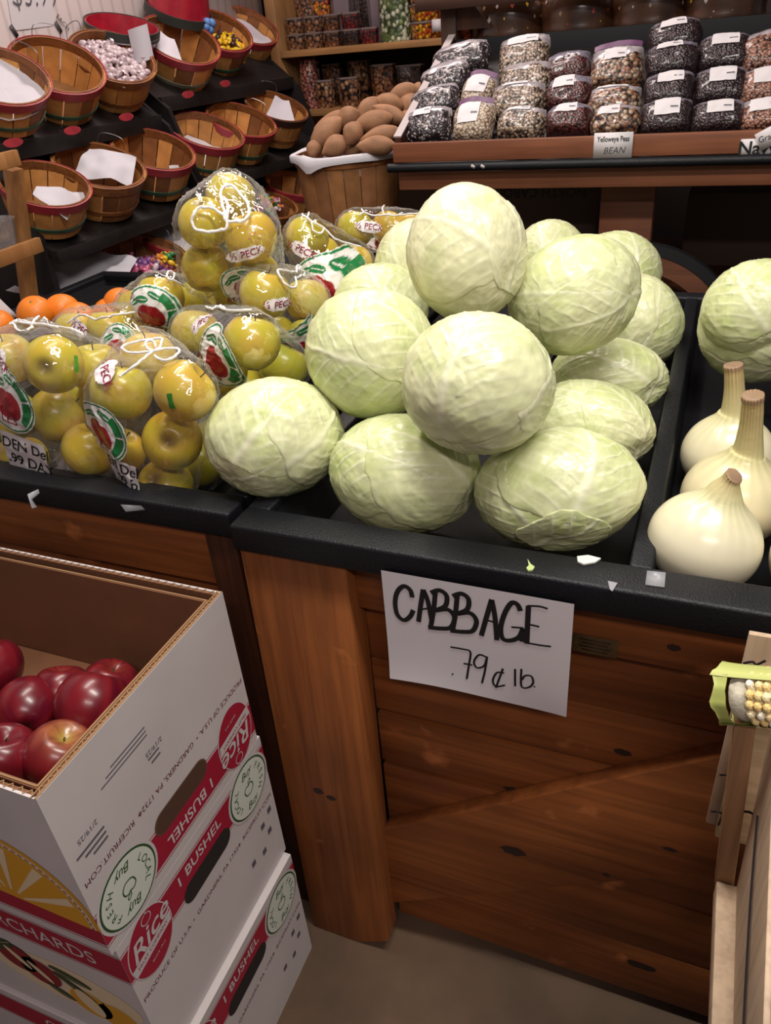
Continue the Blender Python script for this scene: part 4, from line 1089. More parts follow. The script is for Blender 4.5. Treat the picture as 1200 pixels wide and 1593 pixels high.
for key, lst in APPLES.items():
    for i, (m_, dv, where) in enumerate(lst):
        sd = random.Random(hash_i := (len(key) * 7 + i * 13 + ord(key[-1])))
        place(GA[m_], f'golden apple in the {BNAME[key]}, {where}', 'apple', POS[key + str(i)], dir_rot(viewdir(*dv), sd.uniform(0, 6)), sd.uniform(0.97, 1.0), 'golden apples in bags')

B = Bag('g9', 'front middle clear bag of golden apples with a white bow knot and price card', (243, 548), 1.12)
B.badge(157, 668, 56, -14); B.peck(163, 577, 52, 40, -58, '\u00bd PECK')
B.card(190, 737, 70, 52, -5, [('EN Del', 0.50, -0.05, 0.45, 0.2), ('.99 b', 0.55, 0.1, -0.45, 0.2)])
for c in ([(241, 550), (216, 553), (199, 552), (192, 544), (205, 537), (222, 534), (237, 532), (252, 531), (250, 545), (241, 550)], [(241, 550), (228, 543), (230, 535), (241, 535), (244, 545)], [(241, 550), (262, 546), (278, 548), (274, 559), (256, 565), (243, 556)], [(241, 550), (230, 558), (207, 576), (187, 589)]): B.cord(c)
GMARK = plain('green_sticker_mark', (0.02, 0.12, 0.015), 0.5)
B.patch('green_mark', 266, 624, 8, 24, 6, lambda a, b: (0.02, 0.12, 0.015), N=6)
B = Bag('g10', 'small low bag of green apples squeezed between the front middle bag and a cabbage', (345, 655), 1.12)
B = Bag('g8', 'front left clear bag of golden apples with a handwritten price card', (52, 505), 1.14)
B.badge(10, 622, 58, -10); B.peck(0, 562, 50, 36, -20)
B.card(42, 708, 92, 66, -3, [('DEN Del', 0.40, 0.05, 0.45, 0.2), ('.99 DAY', 0.42, 0.1, -0.42, 0.2)])
for c in ([(8, 497), (24, 499), (42, 503), (52, 506), (60, 495), (72, 490), (77, 496)], [(52, 508), (30, 503), (23, 508), (31, 518), (44, 518), (52, 510)], [(52, 507), (66, 508), (86, 512), (112, 516), (128, 524)]): B.cord(c)
B.patch('green_mark', 119, 566, 7, 26, 4, lambda a, b: (0.06, 0.25, 0.02), N=6)
B = Bag('g7', 'bag of golden apples lying behind the two front bags, string along its top', (190, 489), 1.32)
B.peck(124, 510, 44, 24, -16, '\u00bd PEC'); B.badge(178, 540, 40, 0)
B.cord([(108, 503), (120, 496), (132, 491), (152, 497), (172, 493), (190, 489), (212, 487), (242, 481)])
B.patch('green_mark', 261, 512, 6, 16, 10, lambda a, b: (0.06, 0.28, 0.02), N=6)
B = Bag('g6', 'bag of golden apples with a half peck oval, just above the leftmost cabbage', (392, 486), 1.22)
B.badge(335, 558, 55, -18); B.peck(313, 502, 62, 30, -16)
for c in ([(322, 481), (332, 484), (340, 480), (352, 486), (372, 487), (392, 486)], [(340, 482), (346, 479), (352, 484)]): B.cord(c)
B = Bag('g5', 'bag of golden apples next to the oranges with a tiny string loop', (265, 436), 1.40)
B.badge(232, 488, 46, -8)
for c in ([(264, 438), (259, 432), (262, 425), (269, 428), (268, 436), (264, 438)], [(266, 437), (274, 441), (284, 446)]): B.cord(c)
B = Bag('g4', 'bag of golden apples leaning on the green left cabbage, radiating creases at its knot', (458, 424), 1.30)
B.badge(455, 540, 54, -22); B.peck(434, 474, 50, 24, -8)
for c in ([(458, 425), (449, 425), (431, 423), (436, 436), (452, 448), (458, 444), (456, 430)], [(458, 425), (463, 420), (470, 422), (468, 431), (460, 431)], [(458, 425), (466, 414), (474, 408)]): B.cord(c)
B = Bag('g1', 'tall bag of golden apples on top of the others with two big string loops', (354, 342), 1.25, extra=[(430, 345, 1.33), (405, 295, 1.38)])
B.peck(383, 396, 66, 24, 17); B.badge(384, 446, 46, 10)
for c in ([(354, 343), (340, 329), (316, 323), (302, 335), (305, 354), (323, 360), (352, 358), (355, 344)], [(354, 343), (344, 310), (347, 295), (361, 292), (376, 306), (388, 330), (380, 344), (362, 345), (354, 343)], [(354, 343), (356, 326), (350, 312)]): B.cord(c, 0.0024)
B.patch('pink_mark', 396, 370, 22, 18, 20, lambda a, b: ((0.60, 0.16, 0.16) if (math.sin(7 * math.atan2(b, a)) > 0.1 and 0.15 < math.hypot(a, b) < 1) else None), N=22)
B = Bag('g2', 'bag of golden apples right of the tall one, string across both halves', (502, 355), 1.52)
B.peck(468, 388, 40, 24, -24); B.badge(497, 448, 52, -20)
for c in ([(473, 337), (484, 346), (501, 355), (519, 372), (540, 380), (561, 386)], [(484, 346), (487, 360), (498, 364), (503, 356)], [(473, 340), (470, 335)], [(478, 343), (480, 333)]): B.cord(c)
B = Bag('g3', 'farthest bag of golden apples below the potato basket', (598, 334), 1.85)
B.peck(574, 353, 44, 20, -4); B.badge(592, 398, 36, 0)
for c in ([(558, 336), (566, 332), (580, 337), (598, 336), (622, 336), (645, 334), (659, 334)], [(597, 337), (595, 326), (599, 321)], [(566, 333), (563, 328)]): B.cord(c)

# oranges
ORM = plain('orange_peel', (0.82, 0.21, 0.012), 0.42, bmp=0.5, bscale=320, var=0.08, vscale=10, coat=0.1)
def make_orange():
    mb = MB(); n = 20
    mb.lathe([(0.0001 + 0.041 * math.sin(PI * i / n), 0.039 * math.cos(PI * i / n) - 0.004 * math.exp(-(i / 1.2) ** 2)) for i in range(n + 1)], ORM, 28)
    o = mb.build('orange', None, None, angle=3)
    b = MB(); b.lathe([(0.0001, 0.0362), (0.003, 0.0362), (0.0034, 0.035)], plain('orange_button', (0.16, 0.16, 0.05), 0.7), 8); b.build('stem_button', o)
    return o
orange = make_orange()
for lab, u, v, z, rot in (('leftmost big orange, behind the front left bag', 56, 488, 0.925, (0.4, 0.3, 0)), ('orange behind the gap between two others', 98, 484, 0.915, (-0.5, 0.3, 1)), ('orange right of the leftmost one, in front of its neighbour', 122, 499, 0.925, (0.7, -0.4, 2)),
                        ('orange low between the two large ones', 84, 505, 0.875, (0.2, 0.2, 0)), ('upper orange beside the bag near the tray back', 188, 474, 0.90, (0.3, 0.5, 0)), ('lower orange beside the bag near the tray back', 172, 490, 0.88, (0.6, 0.1, 1)),
                        ('orange at the left picture edge, barely in view', -4, 508, 0.90, (0, 0.4, 0)), ('orange behind the string of the bag, right of the large ones', 150, 508, 0.86, (0, 0.4, 0))):
    place(orange, lab, 'orange', onZ(u, v, z), rot, 1.0, 'oranges at the back of the apple tray')

# red apples in the open carton
RA = [make_apple('red_apple', 0.086, s, redfn(y), 1.0, 0.007) for s, y in ((11, 0.0), (12, 0.75), (13, 0.05))]
for lab, m_, u, v, z, s_, dv in (('red apple with its ribbed end facing out, left of the large round one', 0, 44, 1104, 0.690, 1.0, (-0.3, 0.5, -0.9)), ('large round dark red apple in the middle of the carton', 2, 142, 1098, 0.700, 1.10, (0.2, 1, -0.3)),
                               ('red apple at the back corner of the carton', 2, 170, 1072, 0.680, 0.95, (0.3, 0.9, 0.2)), ('brighter red apple with a yellow stem hollow, nearest the carton wall', 1, 92, 1178, 0.690, 1.02, (0.35, 0.85, 0.35)),
                               ('dark red apple at the left picture edge near the front', 0, 6, 1182, 0.695, 1.0, (0.2, 0.9, 0.3)), ('dark red apple at the left picture edge near the back', 0, -14, 1040, 0.705, 1.0, (0, 1, 0)),
                               ('red apple half hidden behind the ribbed one', 2, 96, 1080, 0.680, 0.95, (0, 1, 0))):
    place(RA[m_], lab, 'apple', onZ(u, v, z), dir_rot(viewdir(*dv), m_ + u), s_, 'red apples in the open carton')
# ------------------------------------------------------------------ stepped basket shelves along the left wall
BASKM = vcol('basket_splint', 0.6, 0.3, bmp=0.3, bscale=160, var=0.25, vscale=30)
HRED = plain('basket_red_hoop', (0.33, 0.028, 0.040), 0.5, var=0.2)
HGRN = plain('basket_green_hoop', (0.045, 0.10, 0.055), 0.6, var=0.2)
HWOOD = wood('basket_wood_hoop', (0.22, 0.075, 0.022), (0.34, 0.13, 0.04), 0)
WIRE = plain('steel_wire', (0.25, 0.24, 0.25), 0.35, 0.9)
def make_basket(R, r, H, hoop, low, seed, nst=15, handle=True, tone=1.0, name='splint_basket', floor_col=(0.36, 0.17, 0.065), flat=0.0):
    root = thing(name, 'x', 'basket')
    rnd = random.Random(seed); mb = MB(); th = 0.0035
    for i in range(nst):
        a0, a1 = 2 * PI * (i + 0.03) / nst, 2 * PI * (i + 0.97) / nst
        t = rnd.choice((0, 0, 1)); c = np.array((0.66, 0.30, 0.088)) * rnd.uniform(0.8, 1.1) if not t else np.array((0.26 + 0.3 * flat, 0.10 + 0.15 * flat, 0.034 + 0.05 * flat)) * rnd.uniform(0.8, 1.3)
        c = tuple(c * np.array(tone)); K = 4; L = 5; out = []
        for s in (0, 1):
            for j in range(L):
                z = H * j / (L - 1); q = z / H; rad = r + (R - r) * q ** 0.85 - s * th
                for k in range(K):
                    a = a0 + (a1 - a0) * k / (K - 1); out.append((rad * math.cos(a), rad * math.sin(a), z))
        fs = []
        for j in range(L - 1):
            for k in range(K - 1):
                a = j * K + k; fs.append((a, a + 1, a + K + 1, a + K)); b = a + K * L; fs.append((b, b + K, b + K + 1, b + 1))
        for j in range(L - 1):
            for k in (0, K - 1):
                a = j * K + k; fs.append((a, a + K, a + K + K * L, a + K * L))
        for k in range(K - 1):
            a = (L - 1) * K + k; fs.append((a, a + 1, a + 1 + K * L, a + K * L))
        mb.add(out, fs, BASKM, c)
    mb.lathe([(0.001, 0.002), (r * 0.99, 0.002), (r * 0.99, 0.007), (0.001, 0.007)], BASKM, 24, None, floor_col)
    mb.build('staves', root, col=True, angle=0.5)
    def hoop_(z0, z1, off, mat, nm, tk=0.004):
        rad = lambda z: r + (R - r) * max(z / H, 0) ** 0.85
        b = MB(); b.lathe([(rad(z0) + off, z0), (rad(z0) + off + tk, z0 + .001), (rad(z1) + off + tk, z1 - .001), (rad(z1) + off, z1)], mat, 40, close=True); b.build(nm, root, angle=0.7)
    hoop_(H - 0.026, H + 0.003, 0.0, hoop, 'top_hoop')
    b = MB(); b.lathe([(R - 0.0085, H - 0.022), (R - 0.004, H - 0.022), (R - 0.003, H + 0.003), (R - 0.0085, H + 0.003)], HWOOD, 40, close=True); b.build('inner_hoop', root, angle=0.7)
    hoop_(H * 0.20, H * 0.20 + 0.014, 0.0, low, 'lower_hoop', 0.003)
    if handle:
        b = MB(); b.tube(smoothpath([(R * 0.3, R * 0.97, H - 0.01), (R * 0.27, R * 1.06, H + 0.025), (0, R * 1.10, H + 0.032), (-R * 0.27, R * 1.06, H + 0.025), (-R * 0.3, R * 0.97, H - 0.01)], 4), 0.0012, WIRE, 6); b.build('wire_handle', root)
    KIDS[root.name] = kids(root)
    return root
BK = {'red': make_basket(0.131, 0.104, 0.122, HRED, HGRN, 1), 'pale': make_basket(0.131, 0.104, 0.122, HRED, HGRN, 5, 15, True, 1.15),
      'brown': make_basket(0.131, 0.104, 0.122, HWOOD, HWOOD, 9), 'darkrim': make_basket(0.131, 0.104, 0.122, plain('basket_dark_hoop', (0.05, 0.02, 0.015), 0.5), HWOOD, 4),
      'open': make_basket(0.131, 0.104, 0.122, HRED, plain('basket_faded_hoop', (0.16, 0.15, 0.10), 0.6), 13, 12)}
BUSED = set()
def tilt_frame(n, spin):
    q = Vector((0, 0, 1)).rotation_difference(Vector(n).normalized()); return (q.to_matrix() @ Matrix.Rotation(spin, 3, 'Z'))
RIMS = {}
def basket(kind, label, u, v, x, n, spin, sc=1.0, key=None, group='splint baskets on the left shelves'):
    c = Vector(onX(u, v, x)); M = tilt_frame(n, spin); loc = c - M @ Vector((0, 0, 0.122 * sc))
    p = BK[kind]
    if kind in BUSED: o = dup(p, label, loc, M.to_euler(), sc, group)
    else:
        BUSED.add(kind); o = p; o.location = loc; o.rotation_euler = M.to_euler(); o.scale = (sc,) * 3; tag(o, label, 'basket', group)
    RIMS[key] = (c, M)
    return o
NT, NM, NB = (0.54, -0.22, 0.81), (0.43, -0.12, 0.89), (0.32, -0.08, 0.94)
XT, XM, XB = -1.84, -1.72, -1.68
basket('pale', 'basket at the left picture edge, top shelf, white paper inside', 2, 118, -1.80, NT, 0.2, 0.92, 'A1')
basket('red', 'empty basket on the top shelf with mixed slats and a green lower hoop', 90, 101, XT, NT, 0.9, 1.0, 'A2')
basket('brown', 'basket heaped with clear wrapped candies on the top shelf', 176, 88, XT, NT, 1.7, 1.0, 'A3')
basket('open', 'basket with wide gaps between slats and a white tag hanging inside, top shelf', 281, 62, XT, NT, 0.5, 1.05, 'A4')
basket('pale', 'basket with yellow candies, second from the right on the top shelf', 340, 47, -1.88, NT, 2.0, 1.0, 'A5')
basket('red', 'rightmost basket on the top shelf, white paper inside', 386, 40, -1.97, NT, 2.9, 1.0, 'A6')
basket('red', 'leftmost basket on the middle shelf with a folded white sheet sticking up', 70, 286, -1.71, NM, 2.2, 0.90, 'B1')
basket('brown', 'basket with a crumpled white bag inside, second on the middle shelf', 155, 257, XM, NM, 0.4, 1.0, 'B2')
basket('pale', 'pale basket third on the middle shelf with a small white scrap', 239, 232, XM, NM, 1.2, 1.0, 'B3')
basket('red', 'basket just right of the black shelf end on the middle shelf', 322, 203, XM, NM, 1.5, 1.0, 'B4')
basket('pale', 'empty pale basket second from the right on the middle shelf', 376, 186, XM, NM, 0.1, 1.0, 'B5')
basket('darkrim', 'dark rimmed basket with white paper at the right end of the middle shelf', 430, 165, XM, NM, 0.8, 1.0, 'B6')
basket('darkrim', 'low basket covered by a white sheet behind the orange tray corner', 112, 424, -1.765, NB, 0.3, 1.0, 'C1')
basket('brown', 'bottom shelf basket with pink and purple wrapped candies', 222, 397, XB, NB, 0.3, 1.05, 'C2')
basket('red', 'bottom shelf basket half hidden by the tall apple bag, white paper inside', 282, 366, XB, NB, 1.3, 1.0, 'C3')
basket('brown', 'bottom shelf basket with a bag of mixed sweets, right of the tall apple bag', 412, 318, XB, NB, 2.3, 1.0, 'C4')
basket('open', 'bottom shelf basket with open slats against the potato basket', 458, 285, XB, NB, 0.9, 1.0, 'C5')

# the black stepped shelving, two units
def stepped_shelf(label, y0, y1, dz):
    t = thing('stepped_shelf', label, 'shelf', (-1.95, (y0 + y1) / 2, 0)); L = (1.95, -(y0 + y1) / 2, 0)
    for (xc, zr, n) in ((XT, 1.404 + dz, NT), (XM, 1.136 + dz * 0.8, NM), (XB, 0.868, NB)):
        nn = Vector((n[0], 0, n[2])).normalized(); d = Vector((nn.z, 0, -nn.x))       # downhill
        c = Vector((xc, 0, zr)) - nn * 0.130
        a = c - d * 0.15; b = c + d * 0.118
        mb = MB(); q = []
        for y in (y0, y1):
            q += [(a.x, y, a.z), (b.x, y, b.z), (b.x - nn.x * 0.018, y, b.z - nn.z * 0.018), (a.x - nn.x * 0.018, y, a.z - nn.z * 0.018)]
        mb.add(q, [(0, 1, 2, 3), (7, 6, 5, 4), (0, 4, 5, 1), (1, 5, 6, 2), (2, 6, 7, 3), (3, 7, 4, 0)], PAINTBLK); mb.build('slanted_board', t, L, smooth=False)
        MB().span((b.x - 0.004, y0, b.z - (0.042 if xc == XT else 0.032)), (b.x + 0.012, y1, b.z + 0.004), PAINTBLK).build('front_lip', t, L, bevel=0.002)
    for ye in (y0, y1):
        poly = [(-2.05, 0), (-1.70, 0), (-1.70, 0.76), (-1.70, 1.00), (-1.78, 1.20 + dz), (-1.90, 1.30 + dz), (-2.05, 1.38 + dz)]
        n = len(poly); mb = MB()
        mb.add([(x, ye - 0.009, z) for x, z in poly] + [(x, ye + 0.009, z) for x, z in poly], [tuple(range(n)), tuple(reversed(range(n, 2 * n)))] + [(i, n + i, n + (i + 1) % n, (i + 1) % n) for i in range(n)], PAINTBLK)
        mb.build('end_panel', t, L, smooth=False)
    MB().span((-2.055, y0 + .01, 0), (-2.04, y1 - .01, 1.36 + dz), PAINTBLK).build('back_panel', t, L, smooth=False)
stepped_shelf('nearer black stepped shelf unit on the left, holding slanted baskets', 1.655, 2.43, 0.0)
stepped_shelf('farther black stepped shelf unit, ending at the pantry shelf corner', 2.45, 3.42, 0.05)
def shelf_tag(label, u, v, x):
    p = onX(u, v, x); mb = MB(); mb.lathe([(0.001, 0), (0.034, 0), (0.034, 0.003), (0.001, 0.003)], HRED, 20, Matrix.Rotation(PI / 2, 4, 'Y') @ Matrix.Scale(0.32, 4, (1, 0, 0)))
    tag(mb.build('round_shelf_tag', None, p, angle=0.7), label, 'tag', 'red tags on the shelf fronts')
for lab, u, v in (('red oval tag below the leftmost top shelf basket', 20, 222), ('red oval tag below the empty mixed-slat basket', 112, 203), ('red oval tag below the clear candy basket', 196, 182), ('red oval tag below the wide-gapped basket', 292, 147), ('red oval tag at the far end of the top shelf lip', 350, 130)):
    shelf_tag(lab, u, v, -1.735)

# paper, tags and sweets in the baskets
TISSUE = plain('white_tissue', (0.60, 0.57, 0.62), 0.8)
def sheet(name, label, cat, pts, mat, seed, n=10, rough=0.006):
    P = [Vector(p) for p in pts]; c = sum(P, Vector()) / 4; V = []; F = []
    nn = (P[1] - P[0]).cross(P[3] - P[0]).normalized()
    for j in range(n + 1):
        for i in range(n + 1):
            s, t = i / n, j / n
            q = P[0] * (1 - s) * (1 - t) + P[1] * s * (1 - t) + P[2] * s * t + P[3] * (1 - s) * t
            V.append(q - c + nn * rough * (noise_s(q * 25 + Vector((seed, 0, 0))) * 1.6 + math.sin(s * 5 + seed) * 0.8))
    m = len(V); V += [v - nn * 0.0006 for v in V]
    for j in range(n):
        for i in range(n):
            a = j * (n + 1) + i; q = (a, a + 1, a + n + 2, a + n + 1); F += [q, tuple(reversed([k + m for k in q]))]
    o = mesh_obj(name, V, F, mat, None, c); return tag(o, label, cat)
def in_basket(key, pts, zoff=0.0):
    c, M = RIMS[key]; return [c + M @ Vector(p) for p in pts]
def disc_sheet(label, key, z, rad, seed):
    c, M = RIMS[key]; V = []; F = []; n, m = 20, 5
    for j in range(m + 1):
        for i in range(n):
            a = 2 * PI * i / n; r = rad * (j + 0.01) / m; V.append(M @ Vector((r * math.cos(a), r * math.sin(a), z + 0.010 * math.sin(3 * a + seed) * j / m + 0.006 * noise_s(Vector((r * 60 * math.cos(a), r * 60 * math.sin(a), seed))))))
    for j in range(m):
        for i in range(n): F.append((j * n + i, j * n + (i + 1) % n, (j + 1) * n + (i + 1) % n, (j + 1) * n + i))
    tag(mesh_obj('tissue_paper', V, F, TISSUE, None, c), label, 'paper')
disc_sheet('white paper lying low in the leftmost top shelf basket', 'A1', -0.035, 0.118, 1)
disc_sheet('white paper in the rightmost top shelf basket', 'A6', -0.045, 0.112, 3)
disc_sheet('white scrap of paper in the basket right of the black shelf end', 'B4', -0.085, 0.106, 4)
disc_sheet('white paper in the bottom shelf basket beside the tall bag', 'C3', -0.02, 0.12, 5)
sheet('paper_tag', 'white tag hanging inside the wide-gapped basket', 'paper', in_basket('A4', [(-0.075, -0.09, -0.01), (0.02, -0.118, -0.01), (-0.02, -0.03, 0.012), (-0.085, -0.02, 0.02)]), TISSUE, 2)
sheet('tissue_paper', 'folded white sheet sticking up in the leftmost middle shelf basket', 'paper', in_basket('B1', [(-0.115, -0.06, -0.03), (0.06, -0.105, -0.045), (-0.03, 0.02, 0.005), (-0.10, 0.02, 0.022)]), TISSUE, 3)
sheet('tissue_paper', 'crumpled white bag in the second middle shelf basket', 'paper', in_basket('B2', [(-0.07, -0.06, -0.03), (0.10, -0.03, -0.02), (0.09, 0.07, 0.018), (-0.045, 0.055, 0.022)]), TISSUE, 5, 12, 0.012)
sheet('tissue_paper', 'small white scrap in the pale third middle shelf basket', 'paper', in_basket('B3', [(-0.02, -0.118, -0.02), (0.03, -0.115, -0.02), (0.025, -0.10, -0.002), (-0.01, -0.10, 0.0)]), TISSUE, 6, 4, 0.003)
sheet('tissue_paper', 'white paper standing in the dark rimmed basket', 'paper', in_basket('B6', [(-0.07, -0.085, -0.02), (0.055, -0.11, -0.02), (0.06, 0.03, 0.012), (0.0, 0.035, 0.02)]), TISSUE, 8)
sheet('tissue_paper', 'large white sheet draped over the low basket behind the orange tray', 'paper', in_basket('C1', [(-0.13, -0.15, -0.02), (0.16, -0.15, 0.0), (0.15, 0.14, 0.012), (-0.05, 0.14, 0.025)]), TISSUE, 9, 12, 0.008)
CANDYM = [plain('clear_candy_wrap', (0.62, 0.50, 0.53), 0.12, coat=0.6), plain('yellow_candy', (0.75, 0.48, 0.02), 0.3), plain('dark_candy', (0.05, 0.02, 0.02), 0.3), plain('pink_candy', (0.60, 0.16, 0.28), 0.25), plain('purple_candy', (0.25, 0.10, 0.30), 0.25), plain('green_candy', (0.03, 0.20, 0.06), 0.3), plain('orange_candy', (0.75, 0.30, 0.05), 0.3)]
def make_candy(mat):
    mb = MB(); n = 8
    mb.lathe([(0.0001 + 0.0085 * math.sin(PI * i / n), 0.012 * -math.cos(PI * i / n)) for i in range(n + 1)], mat, 10)
    for s in (-1, 1): mb.lathe([(0.0015, 0.011 * s), (0.0065, 0.020 * s), (0.0005, 0.017 * s)], mat, 8)
    return mb.build('wrapped_candy')
CP = [make_candy(m) for m in CANDYM]
def sweets(key, kinds, n, rad, z, label, group, seed, cx=0.0, cy=0.0, dome=0.02):
    c, M = RIMS[key]; rnd = random.Random(seed)
    for i in range(n):
        r = rad * math.sqrt((i + 0.5) / n); a = i * 2.39996
        p = Vector((cx + r * math.cos(a), cy + r * math.sin(a), z + dome * (1 - (r / rad) ** 2) + rnd.uniform(-0.006, 0.006)))
        place(CP[kinds[i % len(kinds)]], label, 'candy', c + M @ p, (rnd.uniform(0, 6), rnd.uniform(0, 6), rnd.uniform(0, 6)), rnd.uniform(1.0, 1.35), group)
sweets('A3', [0], 90, 0.112, -0.028, 'clear wrapped candy heaped in the top shelf basket', 'clear wrapped candies', 1, 0, 0, 0.015)
sweets('A5', [1, 1, 2], 36, 0.08, -0.062, 'yellow and dark candy low in the top shelf basket', 'yellow and dark candies', 2, 0.02, -0.045)
sweets('C2', [3, 4, 3, 0, 4], 60, 0.095, -0.05, 'pink or purple wrapped candy in the bottom shelf basket', 'pink and purple candies', 3, 0.01, -0.02)
sweets('C2', [5, 6, 1], 8, 0.03, -0.025, 'green, orange or yellow wrapped candy at the edge of the pink ones', 'mixed bright candies by the pink ones', 4, 0.06, 0.05)
sweets('C4', [3, 1, 5, 0, 6, 3], 40, 0.07, -0.015, 'mixed coloured sweet in the basket right of the tall apple bag', 'mixed sweets right of the tall bag', 5, 0.03, 0.0, 0.03)

# red buckets, wall sign
def pail(label, loc, M, inverted):
    t = thing('red_pail', label, 'pail', loc, M.to_euler())
    RP = plain('red_lacquer', (0.36, 0.010, 0.026), 0.35, var=0.2, coat=0.2); DK = plain('dark_band', (0.03, 0.035, 0.03), 0.5)
    b = MB(); b.lathe([(0.001, 0.0), (0.085, 0.0), (0.118, 0.14), (0.113, 0.14), (0.081, 0.006), (0.001, 0.006)], RP, 36); b.build('bucket', t, angle=0.6)
    b = MB(); b.lathe([(0.1165, 0.112), (0.121, 0.112), (0.123, 0.142), (0.1175, 0.142)], DK, 36, close=True); b.build('rim_band', t, angle=0.6)
    if not inverted:
        b = MB(); P = [(0.121 * math.cos(a), 0.121 * math.sin(a), 0.125 - 0.012 * math.sin((a - 3.6) / 2.6 * PI)) for a in [3.6 + 2.6 * k / 20 for k in range(21)]]
        b.tube(P, 0.002, WIRE, 6); h = b.build('wire_handle', t)
        g = MB(); g.tube(P[1:5], 0.0075, PINE, 8); g.build('wooden_grip', h)
    else:
        k = MB(); BL = plain('blue_bow', (0.10, 0.22, 0.50), 0.6)
        for i in range(5): k.lathe([(0.0001 + 0.016 * math.sin(PI * j / 6), 0.016 * math.cos(PI * j / 6)) for j in range(7)], BL, 10, Matrix.Translation((0.122 + 0.006 * math.cos(i * 2), 0.014 * math.sin(i * 1.3), 0.128 + 0.012 * math.cos(i * 1.3))))
        k.build('blue_bow', t)
    return t
c = Vector(onX(190, 38, -1.93)); Mx = tilt_frame((0.32, -0.10, 0.94), 0.3); pail('red pail with a dark rim, wire handle and wooden grip behind the clear candies', c - Mx @ Vector((0, 0, 0.14)), Mx, False)
c = Vector(onX(278, 20, -1.93)); Mx = tilt_frame((-0.42, 0.1, -0.9), 2.6); pail('upside-down red pail with a dark band and a blue bow on the top shelf', c - Mx @ Vector((0, 0, 0.13)), Mx, True)
# curled price tag in front of the pail
p0 = Vector(onX(219, 66, -1.80)); mb = MB(); V = []; F = []
for j in range(9):
    for i in range(9):
        s, t_ = i / 8, j / 8; a = (s - 0.5) * 2.2
        V.append(Vector((0.036 * math.cos(a) - 0.02, 0.036 * math.sin(a), -0.060 + 0.095 * t_ + 0.015 * s)))
F = [(j * 9 + i, j * 9 + i + 1, j * 9 + i + 10, j * 9 + i + 9) for j in range(8) for i in range(8)]
Mz = Matrix.Rotation(-0.85, 3, 'Z'); V = [Mz @ v for v in V]
o = mesh_obj('paper_tag', V, F, TISSUE, None, p0); tag(o, 'curled white price tag standing between the candy basket and the red pail', 'paper')
wp = [Vector(onX(u, v, -2.058)) for u, v in ((20, 48), (83, 40), (78, -30), (8, -24))]
o = sheet('wall_sign', 'white handwritten $3.99 paper sign taped to the left wall', 'sign', wp, PAPER, 0, 4, 0.0005)
c0 = o.location.copy()
fnw = lambda y, z, off: Vector((-2.0555 + off, y, z)) - c0
mb = MB(); q = onX(58, 16, -2.06); mb.text('$3.99', 0.115, q[1], q[2] + 0.045, fnw, plain('sign_grey_ink', (0.10, 0.09, 0.10), 0.6), 0.0005, 0.0, 0.1, sx=0.8, bold=-0.02); mb.text('EACH', 0.022, q[1] + 0.095, q[2] - 0.035, fnw, INK, 0.0005, -0.8)
mb.build('handwriting', o, smooth=False)
for lab, u, v in (('dark tape strip on the left lower corner of the wall sign', 22, 48), ('dark tape strip on the right lower corner of the wall sign', 91, 42)):
    tp = MB(); tp.box((0, 0, 0), (0.001, 0.014, 0.034), plain('dark_tape', (0.05, 0.045, 0.05), 0.5), (0.5, 0, 0)); tag(tp.build('tape_strip', None, onX(u, v, -2.0565)), lab, 'tape')
# ------------------------------------------------------------------ pantry shelf in the far corner
YS = 3.66
def pantry():
    t = thing('pantry_shelf', 'light pine pantry shelf of tubs in the far corner', 'shelf', (-1.2, 3.85, 0)); L = (1.2, -3.85, 0)
    def b(nm, a, c, m=PINE): MB().span(a, c, m).build(nm, t, L, bevel=0.002)
    b('upright', (-2.035, YS, 0), (-1.985, 4.05, 2.3), wood('pine_upright', (0.36, 0.18, 0.07), (0.50, 0.28, 0.12), 2, grain=0.2)); b('upright', (-0.45, YS, 0), (-0.41, 4.05, 2.3))
    for z in (0.55, 1.106, 1.352, 1.76): b('shelf_board', (-1.985, YS, z), (-0.45, 4.05, z + 0.028))
    b('back_panel', (-1.985, 4.052, 0), (-0.45, 4.07, 2.3), plain('pantry_back', (0.035, 0.018, 0.012), 0.8))
pantry()
NUTS = {'brown': beans('brown_nuts', [(0.22, 0.08, 0.03), (0.32, 0.14, 0.06), (0.14, 0.05, 0.02)], 75), 'tan': beans('tan_nuts', [(0.34, 0.16, 0.08), (0.42, 0.24, 0.13), (0.22, 0.09, 0.04)], 62),
        'red': beans('red_sweets', [(0.16, 0.008, 0.010), (0.28, 0.012, 0.014), (0.10, 0.01, 0.01)], 80), 'dark': beans('dark_raisins', [(0.035, 0.018, 0.012), (0.06, 0.03, 0.02), (0.02, 0.01, 0.008)], 85),
        'orange': beans('orange_sweets', [(0.62, 0.17, 0.01), (0.72, 0.36, 0.02), (0.50, 0.06, 0.01)], 70), 'green': beans('green_white_mints', [(0.50, 0.52, 0.36), (0.20, 0.26, 0.09), (0.62, 0.62, 0.48), (0.09, 0.13, 0.04)], 60, dark=(0.02, 0.035, 0.01)),
        'pink': beans('pink_straws', [(0.34, 0.10, 0.08), (0.24, 0.07, 0.05), (0.42, 0.18, 0.12)], 85), 'pale': plain('pale_mauve_powder', (0.19, 0.14, 0.16), 0.5)}
LID = plain('clear_lid', (0.20, 0.15, 0.14), 0.12, coat=0.6)
